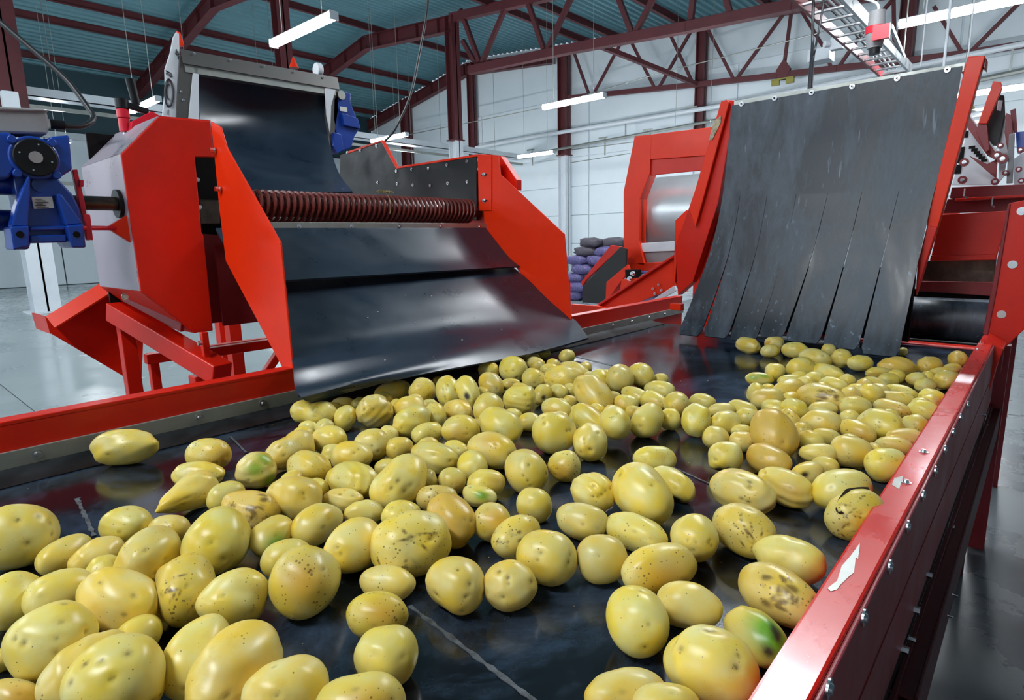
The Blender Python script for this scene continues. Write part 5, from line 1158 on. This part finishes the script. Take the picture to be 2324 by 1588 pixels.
(1.3306,1.3960,0.0240,19.5,0.0,0.0295,0.0240,'','small oval smooth potato, just behind the broken-ended potato'),
(0.6242,1.0410,0.0240,168.5,0.0,0.0311,0.0240,'','small oval smooth potato, third one in front and right of the long kinked potato'),
(2.1214,0.4457,0.0240,32.4,0.0,0.0284,0.0240,'','small oval smooth potato, second one behind and right of the brown-flecked potato'),
(1.6017,0.5025,0.0240,0.7,0.0,0.0299,0.0240,'','small oval smooth potato, second one behind the large orange-skinned potato'),
(0.9682,1.4770,0.0240,29.7,0.0,0.0277,0.0240,'','small oval smooth potato, second one left of the dimpled chute-lip potato'),
(1.9625,0.5786,0.0240,49.1,0.0,0.0305,0.0240,'','small oval smooth potato, nearest one right of the green-sided potato'),
(1.7502,0.2645,0.0240,170.1,0.0,0.0263,0.0240,'','small round smooth potato, nearest one behind and right of the navel-eyed potato'),
(1.7802,1.2328,0.0240,29.5,0.0,0.0309,0.0240,'','small oval smooth potato, second one in front and right of the far lone small potato'),
(1.7988,1.1042,0.0240,168.0,0.0,0.0305,0.0240,'','small oval smooth potato, fourth one behind and right of the long leaning potato'),
(1.3925,1.2146,0.0240,112.1,0.0,0.0298,0.0240,'','small oval smooth potato, nearest one left of the rot-pitted small potato'),
(1.0812,1.2961,0.0240,130.5,0.0,0.0290,0.0240,'','small oval smooth potato, nearest one in front and left of the dark-holed egg potato'),
(2.0159,0.5408,0.0240,89.1,0.0,0.0275,0.0240,'','small oval smooth potato, nearest one behind and left of the brown-flecked potato'),
(1.4437,0.3664,0.0240,75.1,0.0,0.0302,0.0240,'','small oval smooth potato, second one right of the large orange-skinned potato'),
(0.7159,1.3513,0.0240,158.7,0.0,0.0280,0.0240,'','small oval smooth potato, just behind and right of the long kinked potato'),
(1.6030,1.2465,0.0240,80.5,0.0,0.0297,0.0240,'','small oval smooth potato, nearest one behind and right of the rot-pitted small potato'),
(0.1003,0.8988,0.0240,73.8,0.0,0.0265,0.0240,'','small round smooth potato, second one left of the big slit-eyed potato'),
(0.8878,1.4935,0.0240,101.5,0.0,0.0304,0.0240,'','small oval smooth potato, nearest one right of the knobbly peanut-shaped potato'),
(1.6026,1.3968,0.0240,11.1,0.0,0.0265,0.0240,'','small round smooth potato, second one behind and left of the rot-pitted small potato'),
(1.6904,1.3901,0.0240,60.7,0.0,0.0254,0.0240,'','small round smooth potato, second one left of the far lone small potato'),
(0.5463,1.0947,0.0240,102.3,0.0,0.0263,0.0240,'','small round smooth potato, just right of the green-cheeked round potato'),
(2.0344,0.3378,0.0240,67.3,0.0,0.0282,0.0240,'','small oval smooth potato, third one in front and left of the broad tan potato'),
(1.8832,0.4890,0.0240,103.6,0.0,0.0257,0.0240,'','small round smooth potato, nearest one left of the brown-flecked potato'),
(1.9774,0.2046,0.0240,156.5,0.0,0.0284,0.0240,'','small oval smooth potato, fourth one in front of the round tan potato'),
(1.4806,1.0817,0.0240,94.8,0.0,0.0254,0.0240,'','small round smooth potato, nearest one left of the long leaning potato'),
(0.7842,1.3648,0.0240,81.4,0.0,0.0270,0.0240,'','small round smooth potato, nearest one in front and right of the knobbly peanut-shaped potato'),
(0.2624,0.9036,0.0240,166.3,0.0,0.0269,0.0240,'','small round smooth potato, nearest one behind and left of the scar-covered potato'),
(1.7791,0.5152,0.0240,164.3,0.0,0.0305,0.0240,'','small oval smooth potato, second one left of the brown-flecked potato'),
(0.1800,0.7945,0.0240,31.9,0.0,0.0306,0.0240,'','small oval smooth potato, just in front and right of the big slit-eyed potato'),
(1.8351,0.5993,0.0240,18.4,0.0,0.0270,0.0240,'','small round smooth potato, nearest one in front and right of the green-sided potato'),
(0.8570,1.0392,0.0240,144.7,0.0,0.0269,0.0240,'','small round smooth potato, second one behind and right of the big dented potato'),
(2.2779,0.3351,0.0240,80.5,0.0,0.0267,0.0240,'','small round smooth potato, nearest one in front of the broad tan potato'),
(1.4369,0.2367,0.0240,21.3,0.0,0.0294,0.0240,'','small oval smooth potato, nearest one in front of the navel-eyed potato'),
(1.7113,1.1011,0.0240,165.1,0.0,0.0310,0.0240,'','small oval smooth potato, second one behind and right of the long leaning potato'),
(1.3022,0.9223,0.0240,153.8,0.0,0.0285,0.0240,'','small oval smooth potato, just in front and left of the long leaning potato'),
(1.3398,0.8907,0.0240,123.5,0.0,0.0263,0.0240,'','small round smooth potato, just in front of the long leaning potato'),
(0.5024,1.0628,0.0240,35.8,0.0,0.0310,0.0240,'','small oval smooth potato, just behind and right of the brown-streaked potato'),
(1.2778,1.2725,0.0240,61.3,0.0,0.0304,0.0240,'','small oval smooth potato, nearest one right of the broken-ended potato'),
(0.6904,1.1755,0.0240,35.4,0.0,0.0274,0.0240,'','small oval smooth potato, just right of the long kinked potato'),
(0.6448,1.3025,0.0240,54.2,0.0,0.0312,0.0240,'','small oval smooth potato, just behind and left of the long kinked potato'),
(1.9981,0.3924,0.0240,84.6,0.0,0.0290,0.0240,'','small oval smooth potato, second one right of the brown-flecked potato'),
(1.2150,0.9223,0.0240,76.4,0.0,0.0256,0.0240,'','small round smooth potato, just behind and right of the four-eyed potato'),
(1.6532,1.1247,0.0240,14.4,0.0,0.0291,0.0240,'','small oval smooth potato, just behind the long leaning potato'),
(0.1971,1.0035,0.0240,53.0,0.0,0.0253,0.0240,'','small round smooth potato, nearest one behind and left of the big slit-eyed potato'),
(1.5368,0.4797,0.0240,33.6,0.0,0.0291,0.0240,'','small oval smooth potato, nearest one behind the large orange-skinned potato'),
(0.5556,1.0228,0.0240,112.6,0.0,0.0270,0.0240,'','small round smooth potato, second one in front and right of the long kinked potato'),
(1.7561,1.3659,0.0240,72.4,0.0,0.0309,0.0240,'','small oval smooth potato, nearest one in front and left of the far lone small potato'),
(1.0318,1.0475,0.0240,161.7,0.0,0.0271,0.0240,'','small oval smooth potato, nearest one in front of the broken-ended potato'),
(1.0521,1.4709,0.0240,179.1,0.0,0.0257,0.0240,'','small round smooth potato, nearest one behind and right of the dimpled chute-lip potato'),
(1.6467,1.4667,0.0240,110.0,0.0,0.0298,0.0240,'','small oval smooth potato, fourth one behind and left of the rot-pitted small potato'),
(0.8551,1.1845,0.0240,64.8,0.0,0.0293,0.0240,'','small oval smooth potato, just in front and right of the dimpled chute-lip potato'),
(1.9605,0.4772,0.0240,155.2,0.0,0.0301,0.0240,'','small oval smooth potato, third one right of the green-sided potato'),
(1.1585,1.0424,0.0240,94.8,0.0,0.0280,0.0240,'','small oval smooth potato, just in front and left of the rot-pitted small potato'),
(1.0247,1.3711,0.0240,67.1,0.0,0.0294,0.0240,'','small oval smooth potato, nearest one right of the dimpled chute-lip potato'),
(1.7785,0.2222,0.0155,125.3,0.0,0.0193,0.0155,'','tiny oval smooth potato, second one right of the navel-eyed potato'),
]

bm = bmesh.new(); bmesh.ops.create_icosphere(bm, subdivisions=5, radius=1)
SV = np.array([v.co[:] for v in bm.verts]); SF = np.array([[v.index for v in f.verts] for f in bm.faces]); bm.free()
bm = bmesh.new(); bmesh.ops.create_icosphere(bm, subdivisions=4, radius=1)
SV4 = np.array([v.co[:] for v in bm.verts]); SF4 = np.array([[v.index for v in f.verts] for f in bm.faces]); bm.free()
eye_dir_cam = np.array(EYE)
def make_potato(rec, idx):
    x, y, z, az, ti, L, r, fl, label = rec
    big = r > .033
    V = (SV if big else SV4); F = (SF if big else SF4)
    g = np.random.default_rng(1000 + idx)
    u = np.array([math.cos(math.radians(ti)) * math.cos(math.radians(az)), math.cos(math.radians(ti)) * math.sin(math.radians(az)), math.sin(math.radians(ti))])
    v = np.cross([0, 0, 1.], u); v /= np.linalg.norm(v); n = np.cross(u, v); A = np.stack([u, v, n])      # rows: local axes
    pos = np.array([x, y, z]); tc = A @ ((eye_dir_cam - pos) / np.linalg.norm(eye_dir_cam - pos))           # towards the viewer, local
    P_ = V.copy()
    # slow lumps
    d = np.zeros(len(V))
    for k in range(5):
        w = g.normal(size=3) * (1.3 + .5 * k); d += g.uniform(.014, .042) / (1 + .3 * k) * np.sin(V @ w * 1.3 + g.uniform(0, 6.3))
    taper = g.uniform(-.10, .10); bend = g.uniform(-.05, .05)
    if 'T' in fl: taper = .40
    if 't' in fl: taper = -.14
    rad = 1 + d
    St = np.zeros((len(V), 4)); St[:, 3] = 1; Sk = np.zeros((len(V), 4)); Sk[:, 3] = 1
    def front(spread=.9):
        q = tc + g.normal(size=3) * spread * .55; return q / np.linalg.norm(q)
    def cap(c, w):
        c = c / np.linalg.norm(c); return np.exp(-((1 - V @ c) / (w * w / 2)) ** 1.0)
    # eyes
    ne = g.integers(2, 5) + (3 if 'h' in fl else 0)
    for k in range(ne):
        c = front(1.2) if k < 3 or 'h' in fl else g.normal(size=3); c /= np.linalg.norm(c)
        w = g.uniform(.07, .12) * (1.15 if 'h' in fl else 1); m = cap(c, w); brow = cap(c + np.array([0, 0, .12]), w * 1.4)
        rad -= g.uniform(.035, .06) * cap(c, w * 1.3); St[:, 0] = np.maximum(St[:, 0], np.clip(cap(c, w * .55) * g.uniform(.5, 1.1), 0, 1) * (.95 if 'h' in fl else .7))
        rad += .012 * brow
    if 'g' in fl or 'G' in fl:
        for k in range(1 if 'g' in fl else 3):
            c = front(.55 if 'g' in fl else 1.1); St[:, 1] = np.maximum(St[:, 1], np.clip(cap(c, .42) * 1.25, 0, 1) * (.9 if 'g' in fl else .75))
    if 'R' in fl and 'G' not in fl:
        c = tc * .55 + A @ np.array([0, 0, -.75]) + g.normal(size=3) * .1; c /= np.linalg.norm(c); m = cap(c, .62)
        wob = np.sin(V @ g.normal(size=3) * 9) * .25; St[:, 2] = np.clip((m - .38 + wob * .5) * 3, 0, 1); rad -= .07 * m
    if 'GR' in fl:
        c = tc + A @ np.array([.45, -.3, .1]); c /= np.linalg.norm(c); St[:, 1] = np.clip(cap(c, .75) * 1.4, 0, 1)
        for k in range(4):
            c2 = c + g.normal(size=3) * .25; c2 /= np.linalg.norm(c2); St[:, 2] = np.maximum(St[:, 2], np.clip(cap(c2, .2) * 1.3, 0, .95))
    if 'r' in fl:
        c = front(.35); St[:, 2] = np.maximum(St[:, 2], np.clip(cap(c, .22) * 1.6, 0, 1)); rad -= .08 * cap(c, .25)
    if 'D' in fl:
        for k in range(12):
            c = front(.6); St[:, 0] = np.maximum(St[:, 0], np.clip((cap(c, .2) + .25 * np.sin(V @ g.normal(size=3) * 22) - .45) * 1.6, 0, .8))
        Sk[:, 0] = .3; Sk[:, 1] = .6
    if 'S' in fl:
        for k in range(9):
            c = front(.7); t_ = np.cross(c, g.normal(size=3)); t_ /= np.linalg.norm(t_)
            a = V @ t_; b = V @ np.cross(c, t_); m = np.exp(-(a / .2) ** 2 - (b / .022) ** 2) * ((V @ c) > 0); m *= np.exp(-((1 - V @ c) / .1))
            St[:, 0] = np.maximum(St[:, 0], np.clip(m * 1.2, 0, .95))
        Sk[:, 1] = .8; Sk[:, 0] = .1
    if 's' in fl: Sk[:, 1] = .55
    if 'd' in fl: Sk[:, 1] = .6; c = front(.6); Sk[:, 0] = np.clip(cap(c, .7) * .8, 0, 1)
    if 'o' in fl: Sk[:, 0] = .55
    if fl == '' and g.random() < .25: c = front(.9); Sk[:, 0] = np.clip(cap(c, .6) * .6, 0, 1)
    ax_ = np.abs(V[:, 0]); rho = np.sqrt(np.maximum(1 - ax_ ** 2, 1e-9)); blunt = np.where(ax_ < .9999, np.sqrt(np.maximum(1 - ax_ ** 2.3, 0)) / rho, 1.07)
    P_ = V * rad[:, None]
    if 'T' not in fl: P_[:, 1] *= blunt; P_[:, 2] *= blunt
    s = P_[:, 0]
    k = 1 + taper * s
    P_[:, 1] *= k; P_[:, 2] *= k
    if 'p' in fl: w = 1 - .26 * np.exp(-((s + .12) / .33) ** 2); P_[:, 1] *= w; P_[:, 2] *= w; bend = .12
    if 'T' in fl: P_[:, 0] -= .18 * np.clip(-s, 0, 1) ** 4
    P_[:, 1] += bend * (s ** 2 - .3)
    P_ *= np.array([L, r, r])
    # keep the measured size: rescale to the half length and half width
    for ax, R_ in ((0, L), (1, r), (2, r)):
        lo_, hi = P_[:, ax].min(), P_[:, ax].max(); P_[:, ax] = (P_[:, ax] - (lo_ + hi) / 2) * (2 * R_ / (hi - lo_))
    me = bpy.data.meshes.new('potato')
    me.vertices.add(len(P_)); me.vertices.foreach_set('co', P_.astype(np.float32).ravel())
    me.loops.add(len(F) * 3); me.loops.foreach_set('vertex_index', F.astype(np.int32).ravel())
    me.polygons.add(len(F)); me.polygons.foreach_set('loop_start', np.arange(0, len(F) * 3, 3, dtype=np.int32)); me.polygons.foreach_set('loop_total', np.full(len(F), 3, dtype=np.int32))
    me.polygons.foreach_set('use_smooth', np.ones(len(F), dtype=bool)); me.update()
    for nm, data in (('stain', St), ('speck', Sk)):
        at = me.color_attributes.new(nm, 'FLOAT_COLOR', 'POINT'); at.data.foreach_set('color', data.astype(np.float32).ravel())
    me.materials.append(M['potato'])
    o = bpy.data.objects.new('potato', me); COL.objects.link(o)
    Rm = Matrix([[A[j][i] for j in range(3)] for i in range(3)])
    o.matrix_world = Matrix.Translation(Vector((x, y, z))) @ Rm.to_4x4()
    tag(o, label, 'potato', 'yellow potatoes on the belt')
    return o
for i_, rec_ in enumerate(POTATOES):
    po = make_potato(rec_, i_)
    if 'X' in rec_[7]:
        r = rec_[6]
        for k, (a0, a1, ww) in enumerate(((.2, 2.3, .004), (2.6, 3.6, .003))):
            rows = []
            for t in np.linspace(a0, a1, 12):
                c = Vector((math.cos(t) * r * 1.0, math.sin(t) * r * .3 - r * .2, r * .93 - abs(math.cos(t)) * r * .35)); rows.append([c * 1.01, c * 1.06 + Vector((0, ww, ww))])
            mb = MB().sheet(rows, .0012)
            pe = mb.build('peeling_skin', M['shaft']); pe.parent = po; pe.location = (0, 0, 0); pe['label'] = 'curled brown peel'
print('objects', len(bpy.data.objects))
